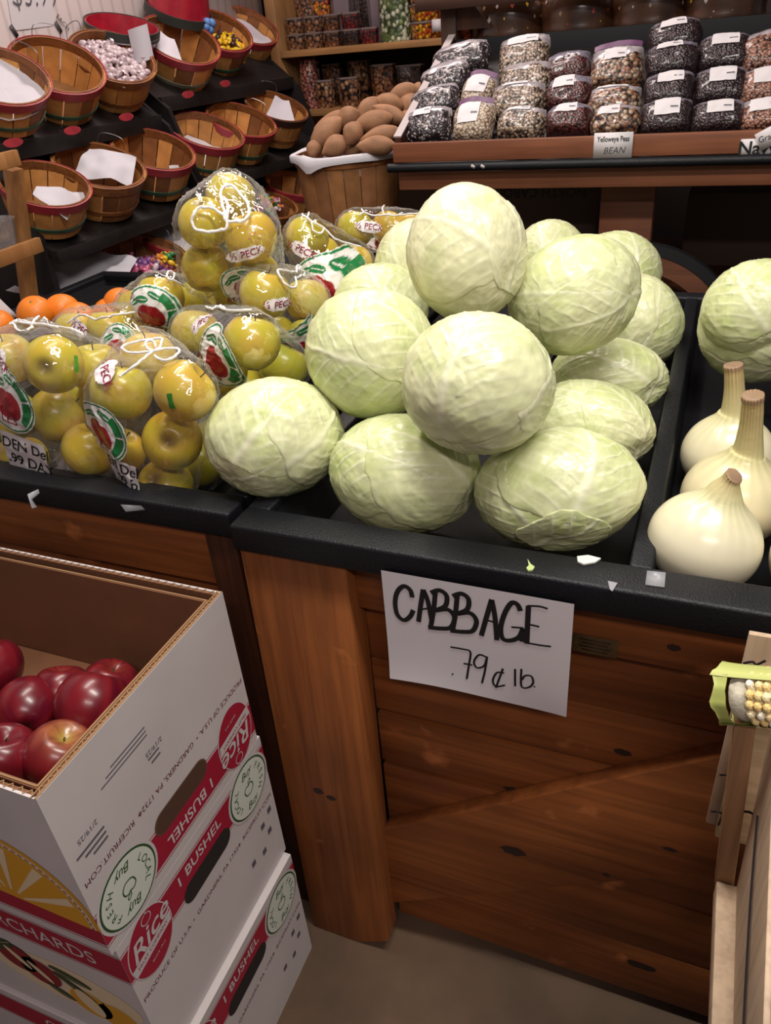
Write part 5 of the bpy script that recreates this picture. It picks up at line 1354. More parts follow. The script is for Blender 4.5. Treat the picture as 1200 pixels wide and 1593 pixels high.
def make_tub(kind, w, h):
    mb = MB(); r = w / 2
    mb.lathe([(0.001, 0), (r * 0.86, 0), (r * 0.9, 0.004), (r, h - 0.008), (r * 0.98, h - 0.006), (0.001, h - 0.006)], NUTS[kind], 8, Matrix.Rotation(PI / 8, 4, 'Z'))
    o = mb.build('snack_tub', None, bevel=0)
    l = MB(); l.lathe([(0.001, h - 0.006), (r * 1.03, h - 0.006), (r * 1.05, h - 0.001), (r * 1.0, h + 0.002), (0.001, h + 0.002)], LID, 8, Matrix.Rotation(PI / 8, 4, 'Z')); l.build('lid', o)
    return o
TP = {}
def tub(kind, w, h, label, loc, cat='tub', group='snack tubs on the pantry shelf'):
    k = (kind, w, h)
    if k not in TP: TP[k] = make_tub(*k)
    return place(TP[k], label, cat, loc, (0, 0, 0), 1.0, group)
ORD = ['first', 'second', 'third', 'fourth', 'fifth', 'sixth']
ZU, ZL = 1.3805, 1.1345
front = [(462, 'tan'), (489, 'tan'), (518, 'brown'), (548, 'dark'), (576, 'red')]
for i, (u, k) in enumerate(front):
    x = onY(u, 70, 3.73)[0]
    tub(k, 0.088, 0.060, f'{k} filled tub, lower of the {ORD[i]} pair from the left on the upper pantry shelf', (x, 3.73, ZU))
    k2 = {3: 'red', 2: 'orange'}.get(i, k) if i == 3 else k
    if i < 4: tub(k2, 0.088, 0.060, f'{k2} filled tub, upper of the {ORD[i]} pair from the left on the upper pantry shelf', (x + 0.003, 3.73, ZU + 0.063))
for u, k, h, lab in ((476, 'brown', 0.20, 'tall brown tub behind the left pairs on the upper pantry shelf'), (503, 'orange', 0.19, 'orange-brown tub behind the second and third pairs'), (534, 'pale', 0.19, 'pale mauve container behind the third pair on the upper pantry shelf'), (562, 'dark', 0.20, 'dark tall container behind the fourth pair'), (590, 'pale', 0.20, 'pale container left of the green and white mint bag')):
    tub(k, 0.100, h, lab, (onY(u, 40, 3.90)[0], 3.90, ZU))
def tall_bag(kind, u0, u1, y, z0, h, label, labels=()):
    x0, x1 = onY(u0, 60, y)[0], onY(u1, 60, y)[0]; t = thing('snack_bag', label, 'bag', ((x0 + x1) / 2, y, z0)); mb = MB(); w_ = (x1 - x0) / 2; V = []; n, m = 16, 14
    for j in range(m + 1):
        z = h * j / m; k = math.sin(PI * min(1, (j + 1.2) / (m + 1.2))) ** 0.4 if j > m * 0.6 else 1
        for i in range(n): a = 2 * PI * i / n; V.append((w_ * abs(math.cos(a)) ** 0.7 * math.copysign(1, math.cos(a)), 0.045 * k * math.sin(a), z))
    F = [(j * n + i, j * n + (i + 1) % n, (j + 1) * n + (i + 1) % n, (j + 1) * n + i) for j in range(m) for i in range(n)] + [tuple(reversed(range(n)))] + [tuple(m * n + i for i in range(n))]
    mb.add(V, F, NUTS[kind]); mb.build('bag_body', t)
    for (dx, dz, sx, sz) in labels:
        b = MB(); b.box((dx, -0.0475, dz), (sx, 0.001, sz), PAPER); b.build('paper_label', t)
tall_bag('green', 594, 640, 3.74, ZU, 0.27, 'tall bag of green and white mints on the upper pantry shelf', [(-0.03, 0.225, 0.055, 0.04)])
for j in range(3):
    x = onY(663, 50, 3.73)[0]
    tub('orange', 0.140, 0.062, f'orange sweets tub, {["lowest", "middle", "topmost"][j]} of the bright stack right of the mint bag', (x, 3.74, ZU + 0.0645 * j))
b = MB(); b.box((0, 0, 0), (0.040, 0.001, 0.045), PAPER); tag(b.build('price_label', None, (onY(679, 52, 3.66)[0], 3.665, ZU + 0.045)), 'white label in front of the orange sweets stack', 'label')
tall_bag('pink', 462, 487, 3.73, ZL, 0.215, 'tall bag of reddish snack sticks at the left of the lower pantry shelf')
for lab, u, y, w_, h, k in (('tan nut tub left of centre in the front row of the lower pantry shelf', 507, 3.72, 0.092, 0.115, 'tan'), ('tan nut tub right of centre in the front row of the lower pantry shelf', 545, 3.72, 0.105, 0.120, 'tan'), ('brown tub behind the left front tub on the lower pantry shelf', 521, 3.88, 0.10, 0.175, 'brown'),
                        ('brown tub behind the right front tub on the lower pantry shelf', 562, 3.88, 0.115, 0.18, 'tan'), ('wide brown tub right of the others on the lower pantry shelf', 599, 3.80, 0.12, 0.16, 'brown'), ('dark tub at the right of the lower pantry shelf', 640, 3.80, 0.13, 0.15, 'dark'), ('narrow dark tub beside the reddish snack bag', 495, 3.88, 0.06, 0.19, 'brown')):
    tub(k, w_, h, lab, (onY(u, 150, y)[0], y, ZL))

# ------------------------------------------------------------------ potato basket
PB = make_basket(0.152, 0.125, 0.25, HWOOD, HWOOD, 21, 20, False, (0.52, 0.50, 0.62), 'bushel_basket', flat=0.85)
pc = onY(541, 236, 2.18); PB.location = (pc[0], 2.18, pc[2] - 0.25)
tag(PB, 'large brown basket of sweet potatoes lined with white paper', 'basket')
b = MB(); zt = pc[2] - 0.252
b.span((-0.17, -0.17, zt - 0.03), (0.17, 0.17, zt), DARKPOST); s_ = thing('basket_stand', 'dark wooden stand under the potato basket', 'stand', (pc[0], 2.18, 0)); b.build('stand_top', s_)
for sx in (-1, 1):
    for sy in (-1, 1): MB().span((sx * 0.15 - 0.02, sy * 0.15 - 0.02, 0), (sx * 0.15 + 0.02, sy * 0.15 + 0.02, zt - 0.0305), DARKPOST).build('leg', s_)
V = []; F = []; n, m = 48, 7
for j in range(m):
    for i in range(n):
        a = 2 * PI * i / n; fl = (j - 2) / 4
        r = [0.141, 0.145, 0.150, 0.1585, 0.1625, 0.163, 0.162][j] + 0.004 * math.sin(a * 7 + 1)
        flap = 1.0 + 0.9 * math.exp(-((math.sin((a - 4.35) / 2)) / 0.12) ** 2)
        z = [-0.05, -0.01, 0.006, 0.008, 0.004, -0.007, -0.012][j]; z = z * (1 + 2.2 * (flap - 1) if j > 3 else 1) + 0.002 * math.sin(a * 5)
        V.append((r * math.cos(a), r * math.sin(a), z))
F = [(j * n + i, j * n + (i + 1) % n, (j + 1) * n + (i + 1) % n, (j + 1) * n + i) for j in range(m - 1) for i in range(n)]
tag(mesh_obj('paper_liner', V, F, TISSUE, None, (pc[0], 2.18, pc[2])), 'white paper liner folded over the rim of the potato basket', 'paper')
POTM = vcol('sweet_potato_skin', 0.65, 0.3, bmp=0.5, bscale=90, var=0.3, vscale=40)
def make_potato(seed):
    n, m = 20, 22; V = []; C = []; rs = np.random.RandomState(seed); bd = rs.uniform(-0.35, 0.35); fat = rs.uniform(0.35, 0.65)
    for j in range(m + 1):
        s = 0.5 - 0.5 * math.cos(PI * j / m); x = -0.5 + s; r = 0.5 * max(math.sin(PI * s ** (0.6 + fat)), 0) ** 0.62 + 0.004
        for i in range(n): a = 2 * PI * i / n; V.append((x, r * math.cos(a) + bd * (x * x - 0.1) * 0.8, r * math.sin(a)))
    V = np.array(V); V = V * (1 + 0.06 * fbm(V * 4, seed, 2)[:, None])
    c = np.array([0.36, 0.18, 0.095]) * (1 + 0.35 * fbm(V * 3, seed + 2, 3)[:, None])
    F = [(j * n + i, j * n + (i + 1) % n, (j + 1) * n + (i + 1) % n, (j + 1) * n + i) for j in range(m) for i in range(n)]
    return mesh_obj('sweet_potato', V, F, POTM, None, col=np.clip(c, 0, 1))
PP = [make_potato(s) for s in range(5)]
POTS = [(521, 189, 62, 26, 16, 2.24, 'long one at the upper left of the pile'), (541, 184, 36, 30, 30, 2.20, 'short one beside the long upper left one'), (508, 207, 56, 34, 42, 2.13, 'thick one slanting down to the left'), (521, 228, 40, 30, 28, 2.08, 'low one at the front left'),
        (489, 233, 28, 22, 80, 2.09, 'small one at the left rim'), (549, 208, 34, 30, 60, 2.10, 'round one in the middle front'), (585, 227, 58, 27, -3, 2.08, 'smooth long one at the front right rim'), (582, 189, 54, 30, 10, 2.16, 'plump one in the centre'), (592, 210, 58, 24, 10, 2.11, 'long one above the front right one'),
        (605, 160, 44, 26, -18, 2.26, 'curved one near the top'), (572, 172, 44, 28, 48, 2.24, 'upright one left of the curved one'), (607, 177, 58, 22, -28, 2.20, 'thin one sloping down to the right'), (629, 144, 42, 26, 12, 2.34, 'topmost one against the bean display'), (637, 168, 40, 34, 60, 2.30, 'upright one beside the slanted display edge'), (632, 188, 34, 26, 30, 2.24, 'short one low beside the display edge'), (651, 140, 26, 20, 0, 2.36, 'end of one just showing behind the display edge'), (550, 233, 26, 20, 30, 2.12, 'small one low in the front middle'), (610, 192, 34, 26, 80, 2.22, 'end-on one at the right')]
for i, (u, v, lpx, wpx, ang, y, lab) in enumerate(POTS):
    c = onY(u, v, y); t = float(f_ @ (c - CAM)); l, w_ = lpx * 1.12 * t / FPX, wpx * 1.08 * t / FPX; a = math.radians(ang)
    ax = Vector(viewdir(math.cos(a), math.sin(a), 0.15)).normalized(); q = Vector((1, 0, 0)).rotation_difference(ax).to_matrix() @ Matrix.Rotation(i * 1.3, 3, 'X')
    place(PP[i % 5], 'sweet potato, ' + lab, 'sweet potato', c, q.to_euler(), (1, 1, 1), 'sweet potatoes in the basket') if False else None
    o = PP[i % 5] if PP[i % 5].name not in used else dup(PP[i % 5])
    used.add(PP[i % 5].name); o.location = c; o.rotation_euler = q.to_euler(); o.scale = (l, w_, w_); tag(o, 'sweet potato, ' + lab, 'sweet potato', 'sweet potatoes in the basket')

# ------------------------------------------------------------------ bean display cart
BX0, BX1, BY = -0.768, 0.62, 1.95
SL0, SL1 = (1.955, 1.128), (2.42, 1.335)            # (y, z) of the slanted bed
def bed(y): return SL0[1] + (y - SL0[0]) * (SL1[1] - SL0[1]) / (SL1[0] - SL0[0])
def cart():
    t = thing('bean_display', 'brown wooden cart display holding bags of dried beans, with a wagon wheel', 'display stand', ((BX0 + BX1) / 2, 2.2, 0)); L = (-(BX0 + BX1) / 2, -2.2, 0)
    def b(nm, a, c, m=BROWNBD, bv=0.003, par=None): return MB().span(a, c, m).build(nm, par or t, L if par is None else None, bevel=bv)
    b('front_board', (BX0, BY - 0.02, 1.132), (BX1, BY, 1.176)); b('lower_board', (BX0 + .006, BY - 0.005, 1.066), (BX1, BY + 0.02, 1.108))
    mb = MB(); mb.tube([(BX0 - 0.012, BY - 0.024, 1.121), (BX0, BY - 0.024, 1.121), (BX1, BY - 0.024, 1.121)], 0.0105, PLASTIC, 14); mb.build('bumper_rail', t, L)
    mb = MB()
    y0, z0, y1, z1 = SL0[0], SL0[1], SL1[0], SL1[1]
    q = [(BX0 + .01, y0, z0), (BX1, y0, z0), (BX1, y1, z1), (BX0 + .01, y1, z1)]; q += [(x, y, z - 0.012) for x, y, z in q]
    mb.add(q, [(0, 1, 2, 3), (7, 6, 5, 4), (0, 4, 5, 1), (1, 5, 6, 2), (2, 6, 7, 3), (3, 7, 4, 0)], PAINTBLK); mb.build('slanted_bed', t, L, smooth=False)
    b('back_board', (BX0 + .01, 2.425, 1.20), (BX1, 2.44, 1.378), plain('black_backboard', (0.006, 0.006, 0.008), 0.6, spec=0.25))
    # slanted side board with a pale grey strip along its top edge
    a0, a1 = Vector(onY(628, 214, BY)), Vector(onY(691, 57, 2.42))
    mb = MB(); xs = (BX0, BX0 + 0.016)
    poly = [(BY, 1.14), (a0.y, a0.z), (a1.y, a1.z), (2.43, 1.14)]; n = 4
    mb.add([(xs[0], y, z) for y, z in poly] + [(xs[1], y, z) for y, z in poly], [(0, 1, 2, 3), (7, 6, 5, 4)] + [(i, n + i, n + (i + 1) % n, (i + 1) % n) for i in range(n)], DARKPOST); mb.build('side_board', t, L, smooth=False)
    mb = MB(); d = (a1 - a0).normalized(); nn = Vector((0, -d.z, d.y)); P = []
    for p in (Vector((0, a0.y, a0.z)), Vector((0, a1.y, a1.z))):
        for x in (xs[0] - 0.002, xs[1] + 0.002):
            P += [p + Vector((x, 0, 0)), p + nn * 0.004 + Vector((x, 0, 0))]
    mb.add(P, [(0, 1, 3, 2), (4, 6, 7, 5), (0, 4, 5, 1), (2, 3, 7, 6), (1, 5, 7, 3), (0, 2, 6, 4)], plain('pale_grey_edge', (0.40, 0.34, 0.34), 0.5)); mb.build('pale_edge_strip', t, L, smooth=False)
    b('upright', (-0.80, 2.44, 0.0), (-0.755, 2.50, 1.66), wood('dark_upright', (0.05, 0.02, 0.012), (0.08, 0.035, 0.02), 2)); b('upright', (0.58, 2.44, 0.0), (0.62, 2.50, 1.66), DARKPOST)
    mb = MB(); pr = [(-0.755, 1.40), (-0.755, 1.452), (-0.70, 1.452), (-0.655, 1.40)]
    mb.add([(x, 2.45, z) for x, z in pr] + [(x, 2.49, z) for x, z in pr], [(0, 1, 2, 3), (7, 6, 5, 4), (0, 4, 5, 1), (1, 5, 6, 2), (2, 6, 7, 3), (3, 7, 4, 0)], DARKPOST); mb.build('bracket', t, L, smooth=False)
    b('jar_shelf', (-0.755, 2.442, 1.345), (0.62, 2.70, 1.365), BROWNBD)
    mb = MB(); p, q = onY(640, 6, 2.44), onY(835, 0, 2.44)
    mb.span((-0.86, 2.40, 1.452), (0.62, 2.44, 1.50), plain('dull_brown_fascia', (0.09, 0.045, 0.032), 0.6)); mb.build('top_fascia', t, L)
    b('leg', (-0.272, 2.04, 0), (-0.146, 2.10, 1.10)); b('leg', (0.45, 2.04, 0), (0.57, 2.10, 1.10)); b('leg', (-0.74, 2.3, 0), (-0.68, 2.36, 1.14), DARKPOST)
    b('deck', (BX0 + .03, 2.12, 0.76), (BX1, 2.68, 0.79), DARKPOST)
    wh = bpy.data.objects.new('wagon_wheel', None); COL.objects.link(wh); wh.parent = t; cw = onY(978, 538, 2.0); wh.location = (cw[0] - (BX0 + BX1) / 2, cw[1] - 2.2, cw[2])
    R = 0.262; X = Matrix.Rotation(PI / 2, 4, 'X')
    mb = MB(); mb.lathe([(R - 0.024, -0.016), (R, -0.014), (R, 0.014), (R - 0.024, 0.016)], plain('wheel_rubber', (0.014, 0.014, 0.016), 0.4), 72, X, close=True); mb.build('tyre', wh, angle=0.6)
    WF = wood('wheel_wood', (0.13, 0.05, 0.028), (0.19, 0.08, 0.045), 0, grain=0.2)
    mb = MB(); mb.lathe([(R - 0.066, -0.014), (R - 0.024, -0.014), (R - 0.024, 0.014), (R - 0.066, 0.014)], WF, 72, X, close=True); mb.build('felloe', wh, angle=0.6)
    mb = MB(); mb.lathe([(0.001, -0.03), (0.04, -0.028), (0.04, 0.03), (0.001, 0.03)], WF, 20, X); mb.build('hub', wh, angle=0.6)
    for k in range(10):
        a = 2 * PI * k / 10 + 0.21; mb = MB(); mb.tube([(0.038 * math.cos(a), 0, 0.038 * math.sin(a)), ((R - 0.06) * math.cos(a), 0, (R - 0.06) * math.sin(a))], 0.011, WF, 8); mb.build('spoke', wh)
    ax = MB(); ax.tube([(cw[0], 2.02, cw[2]), (cw[0], 2.3, cw[2])], 0.015, DARKPOST, 10); ax.build('axle', t, L)
cart()
# bags of dried beans
BEAN = {'speckled': beans('black_white_beans', [(0.018, 0.010, 0.018), (0.42, 0.36, 0.35), (0.03, 0.018, 0.03), (0.02, 0.012, 0.02)], 165, coat=0.35), 'cream': beans('cream_beans', [(0.50, 0.40, 0.30), (0.58, 0.48, 0.38), (0.40, 0.29, 0.2)], 150, dark=(0.12, 0.07, 0.05), coat=0.35),
        'brown': beans('brown_speckled_beans', [(0.42, 0.32, 0.24), (0.30, 0.20, 0.13), (0.10, 0.055, 0.04), (0.48, 0.38, 0.29)], 150, coat=0.35), 'red': beans('dark_red_beans', [(0.085, 0.014, 0.014), (0.11, 0.022, 0.02), (0.06, 0.010, 0.010)], 150, coat=0.35),
        'mixed': beans('mixed_beans', [(0.36, 0.23, 0.14), (0.26, 0.10, 0.05), (0.46, 0.36, 0.26), (0.16, 0.07, 0.04)], 110, coat=0.35), 'black': beans('black_beans', [(0.022, 0.010, 0.014), (0.035, 0.016, 0.022), (0.05, 0.026, 0.03)], 190, coat=0.35), 'pinkish': beans('pink_tan_beans', [(0.34, 0.15, 0.10), (0.27, 0.11, 0.07), (0.40, 0.20, 0.14)], 160, coat=0.35)}
FTOP = {'d': plain('grey_film', (0.17, 0.15, 0.19), 0.18, coat=0.7, var=0.4, vscale=60, bmp=0.6, bscale=90), 'l': plain('pale_film', (0.36, 0.32, 0.34), 0.18, coat=0.7, var=0.35, vscale=50, bmp=0.6, bscale=90)}
UPB = Vector((0, 0.62, 0.785)); UPB.normalize(); NB_ = Vector((0, -UPB.z, UPB.y)); XB_ = Vector((1, 0, 0))
ZIP = plain('purple_zip', (0.13, 0.05, 0.12), 0.4)
def bean_bag(kind, u, v, wpx, hpx, label, lbl, film_top=0.30, roll=0.0, seed=0, lift=0.035, zip_=False, yaw=0.0):
    # where the sight line meets the plane just above the slanted bed
    nb = Vector((0, -(SL1[1] - SL0[1]), SL1[0] - SL0[0])).normalized(); p0 = Vector((0, SL0[0], SL0[1])) + nb * lift; r = Vector(ray(u, v)); k = (p0 - Vector(CAM)).dot(nb) / r.dot(nb); c = Vector(CAM) + r * k
    sc = k / FPX; W = wpx * sc / 2; Hh = hpx * sc / 2 * 1.15; T = 0.032
    t = thing('bean_bag', label, 'bag of beans', c, (0, 0, 0), 'bags of dried beans on the cart')
    Rm = Matrix.Rotation(math.radians(roll), 3, NB_) @ Matrix.Rotation(yaw, 3, UPB)
    X, U, N_ = Rm @ XB_, Rm @ UPB, Rm @ NB_
    def srf(a, b, side, off=0.0):
        sgn = 1 if side else -1
        th = T * max(0, (1 - a ** 4)) ** 0.5 * max(0, (1 - abs(b) ** 3.2)) ** 0.5 * (1.12 - 0.25 * b)
        wv = 0.0022 * noise_s(Vector((a * 3 + seed * 3, b * 3, seed))) + 0.0012 * noise_s(Vector((a * 8, b * 8, seed + 4)))
        sag = 1 - 0.10 * (1 - abs(b)) * 0 + 0.03 * math.sin(b * 4 + seed)
        return X * (a * W * (0.90 + 0.10 * (1 - b * b)) * sag) + U * (b * Hh * (1 + 0.06 * math.cos(a * 3))) + N_ * (sgn * (th + off) + wv * (1 if th > 0.004 else 0.3))
    n = 22; V = []; F = []; M_ = []
    for side in (1, 0):
        b0 = len(V)
        for j in range(n + 1):
            for i in range(n + 1): V.append(srf(-1 + 2 * i / n, -1 + 2 * j / n, side))
        for j in range(n):
            for i in range(n):
                a = b0 + j * (n + 1) + i; q = (a, a + 1, a + n + 2, a + n + 1); F.append(q if side else tuple(reversed(q)))
                bb = -1 + 2 * (j + 0.5) / n; aa = -1 + 2 * (i + 0.5) / n
                M_.append(1 if side and bb > 1 - 2 * film_top + 0.16 * noise_s(Vector((aa * 2.5, seed, 0))) else 0)
    mesh_obj('bag_body', V, F, [BEAN[kind], FTOP['l' if kind in ('cream', 'brown', 'mixed', 'pinkish', 'speckled') else 'd']], t, None, M_)
    if lbl:
        la, lb, lw, lh = lbl; V = []; F = []; m = 8
        for j in range(m + 1):
            for i in range(m + 1): V.append(srf(la + lw * (-1 + 2 * i / m), lb + lh * (-1 + 2 * j / m), 1, 0.0022))
        F = [(j * (m + 1) + i, j * (m + 1) + i + 1, (j + 1) * (m + 1) + i + 1, (j + 1) * (m + 1) + i) for j in range(m) for i in range(m)]
        o = mesh_obj('paper_label', V, F, PAPER, t)
        V = [srf(la + lw * x, lb + lh * y, 1, 0.0032) for x, y in ((0.25, -0.25), (0.85, -0.25), (0.85, -0.12), (0.25, -0.12))]
        mesh_obj('printed_line', V, [(0, 1, 2, 3)], plain('label_print', (0.10, 0.09, 0.11), 0.6), o)
    if zip_:
        V = []; 
        for i in range(9): V += [srf(-0.96 + 1.92 * i / 8, 0.97, 1, 0.0) + N_ * 0.003, srf(-0.96 + 1.92 * i / 8, 0.97, 1, 0.0) + N_ * 0.002 + U * 0.014]
        mesh_obj('zip_strip', V, [(2 * i, 2 * i + 2, 2 * i + 3, 2 * i + 1) for i in range(8)], ZIP, t)
    return t
def col_(kind, name, items, **kw):
    n = len(items); pos = ['lowest', 'second from the bottom', 'third from the bottom', 'topmost', 'topmost'] if n != 4 else ['lowest', 'second from the bottom', 'third from the bottom', 'topmost']
    if n == 3: pos = ['lowest', 'middle', 'topmost']
    if n == 2: pos = ['lower', 'upper']
    for i, (u, v, w_, h, lb, ro) in enumerate(items):
        bean_bag(kind, u, v, w_, h, f'{pos[i]} bag in the stack of {name}', lb, seed=hash_s(name) + i, roll=ro, lift=0.034, zip_=kw.get('zip', ()) and i in kw['zip'], film_top=kw.get('film', 0.30))
def hash_s(s): return sum(ord(c) for c in s) % 37
col_('speckled', 'black and white beans', [(668, 198, 74, 50, (-0.2, 0.62, 0.40, 0.32), 6), (678, 163, 78, 48, None, 14), (694, 128, 80, 50, None, 16), (718, 94, 92, 46, None, 10)])
col_('cream', 'cream beans', [(738, 193, 66, 56, (-0.15, 0.25, 0.5, 0.6), 2), (745, 148, 52, 50, (0.0, 0.3, 0.6, 0.6), -8)], zip=(0, 1), film=0.12)
col_('brown', 'brown speckled beans, third from the left', [(812, 196, 76, 48, (-0.15, 0.72, 0.5, 0.22), -2), (806, 160, 86, 52, (-0.1, 0.8, 0.5, 0.16), 2), (818, 128, 84, 50, None, 4), (816, 92, 80, 64, (0.0, 0.55, 0.6, 0.2), 6)], film=0.25)
col_('red', 'dark red beans in the middle', [(886, 190, 72, 46, (-0.1, 0.5, 0.45, 0.38), 0), (886, 149, 72, 50, (-0.2, 0.45, 0.45, 0.42), 3), (884, 110, 70, 48, None, 4)], film=0.34)
col_('mixed', 'mixed tan and brown beans behind the small price sign', [(958, 192, 76, 44, (-0.25, 0.45, 0.42, 0.42), 2), (956, 162, 82, 46, (-0.1, 0.75, 0.6, 0.16), 0), (960, 110, 80, 62, (-0.05, 0.42, 0.42, 0.28), 4)], zip=(2,), film=0.28)
col_('black', 'very dark beans, tallest stack', [(1037, 186, 76, 52, (0.02, 0.25, 0.5, 0.52), 3), (1041, 144, 76, 52, (0.05, 0.45, 0.5, 0.36), 3), (1046, 97, 80, 50, (-0.1, 0.62, 0.48, 0.24), 5), (1050, 60, 80, 48, (-0.05, 0.55, 0.48, 0.34), 6)], film=0.2)
col_('black', 'very dark beans right of the tallest stack', [(1117, 186, 78, 48, (0.05, 0.30, 0.5, 0.45), 3), (1122, 138, 78, 54, (0.02, 0.35, 0.5, 0.48), 2), (1127, 86, 78, 54, (0.0, 0.45, 0.5, 0.38), 2)], film=0.2)
col_('pinkish', 'pink tan beans at the right picture edge', [(1193, 184, 78, 50, (-0.1, 0.4, 0.6, 0.5), 2), (1194, 138, 80, 54, (-0.05, 0.3, 0.5, 0.5), 3), (1196, 84, 82, 62, None, 8)], film=0.2)
b = MB(); sg = Vector(onY(954, 226, BY - 0.024)); b.box((0, 0, 0), (0.084, 0.0012, 0.052), PAPER); o = b.build('price_sign', None, sg); tag(o, 'small white Yelloweye Peas BEAN sign on the cart front', 'sign')
b = MB(); fs = lambda x, z, off: (x, -0.0007 - off, z); b.text('Yelloweye Peas', 0.0155, 0, 0.0125, fs, INK, 0.0004, bold=0.018, sx=0.72); b.text('BEAN', 0.019, 0.003, -0.011, fs, plain('pen_grey', (0.05, 0.05, 0.06), 0.6), 0.0004, 0.02, 0.25); b.build('lettering', o, smooth=False)
b = MB(); sg = Vector(onY(1192, 229, BY - 0.0225)); b.box((0, 0, 0), (0.10, 0.0012, 0.034), PAPER); o = b.build('price_sign', None, sg); tag(o, 'white Navy bean sign at the right edge of the cart front', 'sign')
b = MB(); b.text('Navy', 0.036, -0.016, -0.002, fs, INK, 0.0004, bold=0.02); b.build('lettering', o, smooth=False)
b = MB(); sg = Vector(onY(1199, 212, BY - 0.030)); b.box((0, 0, 0), (0.050, 0.0012, 0.036), PAPER, (0, -0.5, 0)); o = b.build('price_sign', None, sg); tag(o, 'tilted white sign overlapping the Navy sign at the right edge', 'sign')
b = MB(); b.text('Grange', 0.017, 0, 0, fs, INK, 0.0004, 0.35, sx=0.9); b.build('lettering', o, smooth=False)
for lab, u in (('left scrap of tape on the black bumper rail of the bean cart', 736), ('right scrap of tape on the black bumper rail of the bean cart', 751)):
    b = MB(); b.box((0, 0, 0), (0.010, 0.0012, 0.007), PAPER, (0.2, 0.5, 0)); tag(b.build('tape_scrap', None, onY(u, 259, BY - 0.0352)), lab, 'tape')
# dark woven baskets with diamond gaps on the jar shelf
WV = plain('dark_woven_brown', (0.055, 0.022, 0.010), 0.3, var=0.5, vscale=18, coat=0.3)
DM = [plain('diamond_white', (0.55, 0.48, 0.48), 0.5), plain('diamond_yellow', (0.62, 0.42, 0.02), 0.5), plain('diamond_red', (0.42, 0.06, 0.05), 0.5), plain('diamond_tan', (0.40, 0.24, 0.12), 0.5)]
for i, (lab, u) in enumerate((('leftmost dark woven basket with tiny coloured diamond gaps above the beans', 793), ('second dark woven basket with diamond gaps above the beans', 902), ('third dark woven basket with diamond gaps above the beans', 1012), ('rightmost dark woven basket with diamond gaps above the beans', 1122))):
    x = onY(u, 30, 2.56)[0]; t = thing('woven_basket', lab, 'basket', (x, 2.56, 1.366), (0, 0, 0.4 * i), 'woven baskets on the top shelf of the cart')
    pf = [(0.001, 0), (0.098, 0.0), (0.106, 0.03), (0.104, 0.07), (0.090, 0.105), (0.062, 0.128), (0.001, 0.136)]
    P = smoothpath([(r, 0, z) for r, z in pf], 4); mb = MB(); mb.lathe([(max(p[0], 0.001), p[2]) for p in P], WV, 40); mb.build('woven_body', t, angle=2)
    mb = MB(); rnd = random.Random(i + 3)
    for ring, (z, off) in enumerate(((0.022, 0), (0.052, 0.5), (0.082, 0))):
        r = np.interp(z, [0, 0.03, 0.07, 0.105], [0.098, 0.106, 0.104, 0.090])
        for k in range(15):
            if rnd.random() < 0.3: continue
            a = 2 * PI * (k + off) / 15; s = rnd.uniform(0.0025, 0.006); q = []
            for da, dz in ((0, -1.5), (1, 0), (0, 1.5), (-1, 0)):
                zz = z + dz * s; rr = np.interp(zz, [0, 0.03, 0.07, 0.105], [0.098, 0.106, 0.104, 0.090]) + 0.0016; aa = a + da * s / rr; q.append((rr * math.cos(aa), rr * math.sin(aa), zz))
            mb.add(q, [(0, 1, 2, 3)], rnd.choice(DM))
    mb.build('diamond_gaps', t, smooth=False)
tub('orange', 0.075, 0.07, 'small orange and white tub beside the bracket above the beans', (onY(729, 20, 2.55)[0], 2.55, 1.366))
# dark cartons under the cart
def dark_box(label, a, c, txt=None):
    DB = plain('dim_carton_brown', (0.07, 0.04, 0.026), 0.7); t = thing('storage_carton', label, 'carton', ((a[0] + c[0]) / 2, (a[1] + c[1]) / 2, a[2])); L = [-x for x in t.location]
    MB().span(a, c, DB).build('carton_body', t, L, bevel=0.002)
    tp = MB(); tp.span((a[0] + .002, (a[1] + c[1]) / 2 - 0.025, c[2] + 0.0002), (c[0] - .002, (a[1] + c[1]) / 2 + 0.025, c[2] + 0.0008), plain('carton_tape', (0.12, 0.08, 0.05), 0.4)); tp.build('packing_tape', t, L)
    if txt:
        b = MB(); b.text(txt, 0.034, (a[0] + c[0]) / 2, c[2] - 0.045, lambda x, z, off: (x, a[1] - off, z), plain('carton_dark_letters', (0.012, 0.009, 0.008), 0.7), 0.0006, PI, bold=0.01); b.build('lettering', t, L, smooth=False)
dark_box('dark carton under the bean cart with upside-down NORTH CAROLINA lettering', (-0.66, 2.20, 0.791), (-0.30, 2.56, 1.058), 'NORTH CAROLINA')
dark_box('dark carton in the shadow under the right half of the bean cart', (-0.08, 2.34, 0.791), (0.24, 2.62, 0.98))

# ------------------------------------------------------------------ wooden rack at the left edge
rk = thing('wooden_rack', 'light wooden rack with two rungs at the left picture edge', 'rack', (-1.87, 1.60, 0)); L = (1.87, -1.60, 0)
RKM = wood('rack_wood', (0.32, 0.14, 0.045), (0.44, 0.21, 0.075), 2, grain=0.2)
def bar(nm, p, q, w_, d_, m=RKM):
    p, q = Vector(p), Vector(q); dv = q - p; rot = Vector((0, 0, 1)).rotation_difference(dv.normalized()).to_matrix(); mb = MB(); mb.box((p + q) / 2, (w_, d_, dv.length), m, rot); mb.build(nm, rk, L, bevel=0.002)
ye = 1.60
ua, ub = Vector(onY(20, 262, ye)), Vector(onY(46, 462, ye)); dv = (ub - ua) / (ub.z - ua.z); u0 = ua - dv * ua.z
bar('upright', u0, ua, 0.030, 0.040); bar('upright', u0 + Vector((0, -0.42, 0)), ua + Vector((0, -0.42, 0)), 0.030, 0.040)
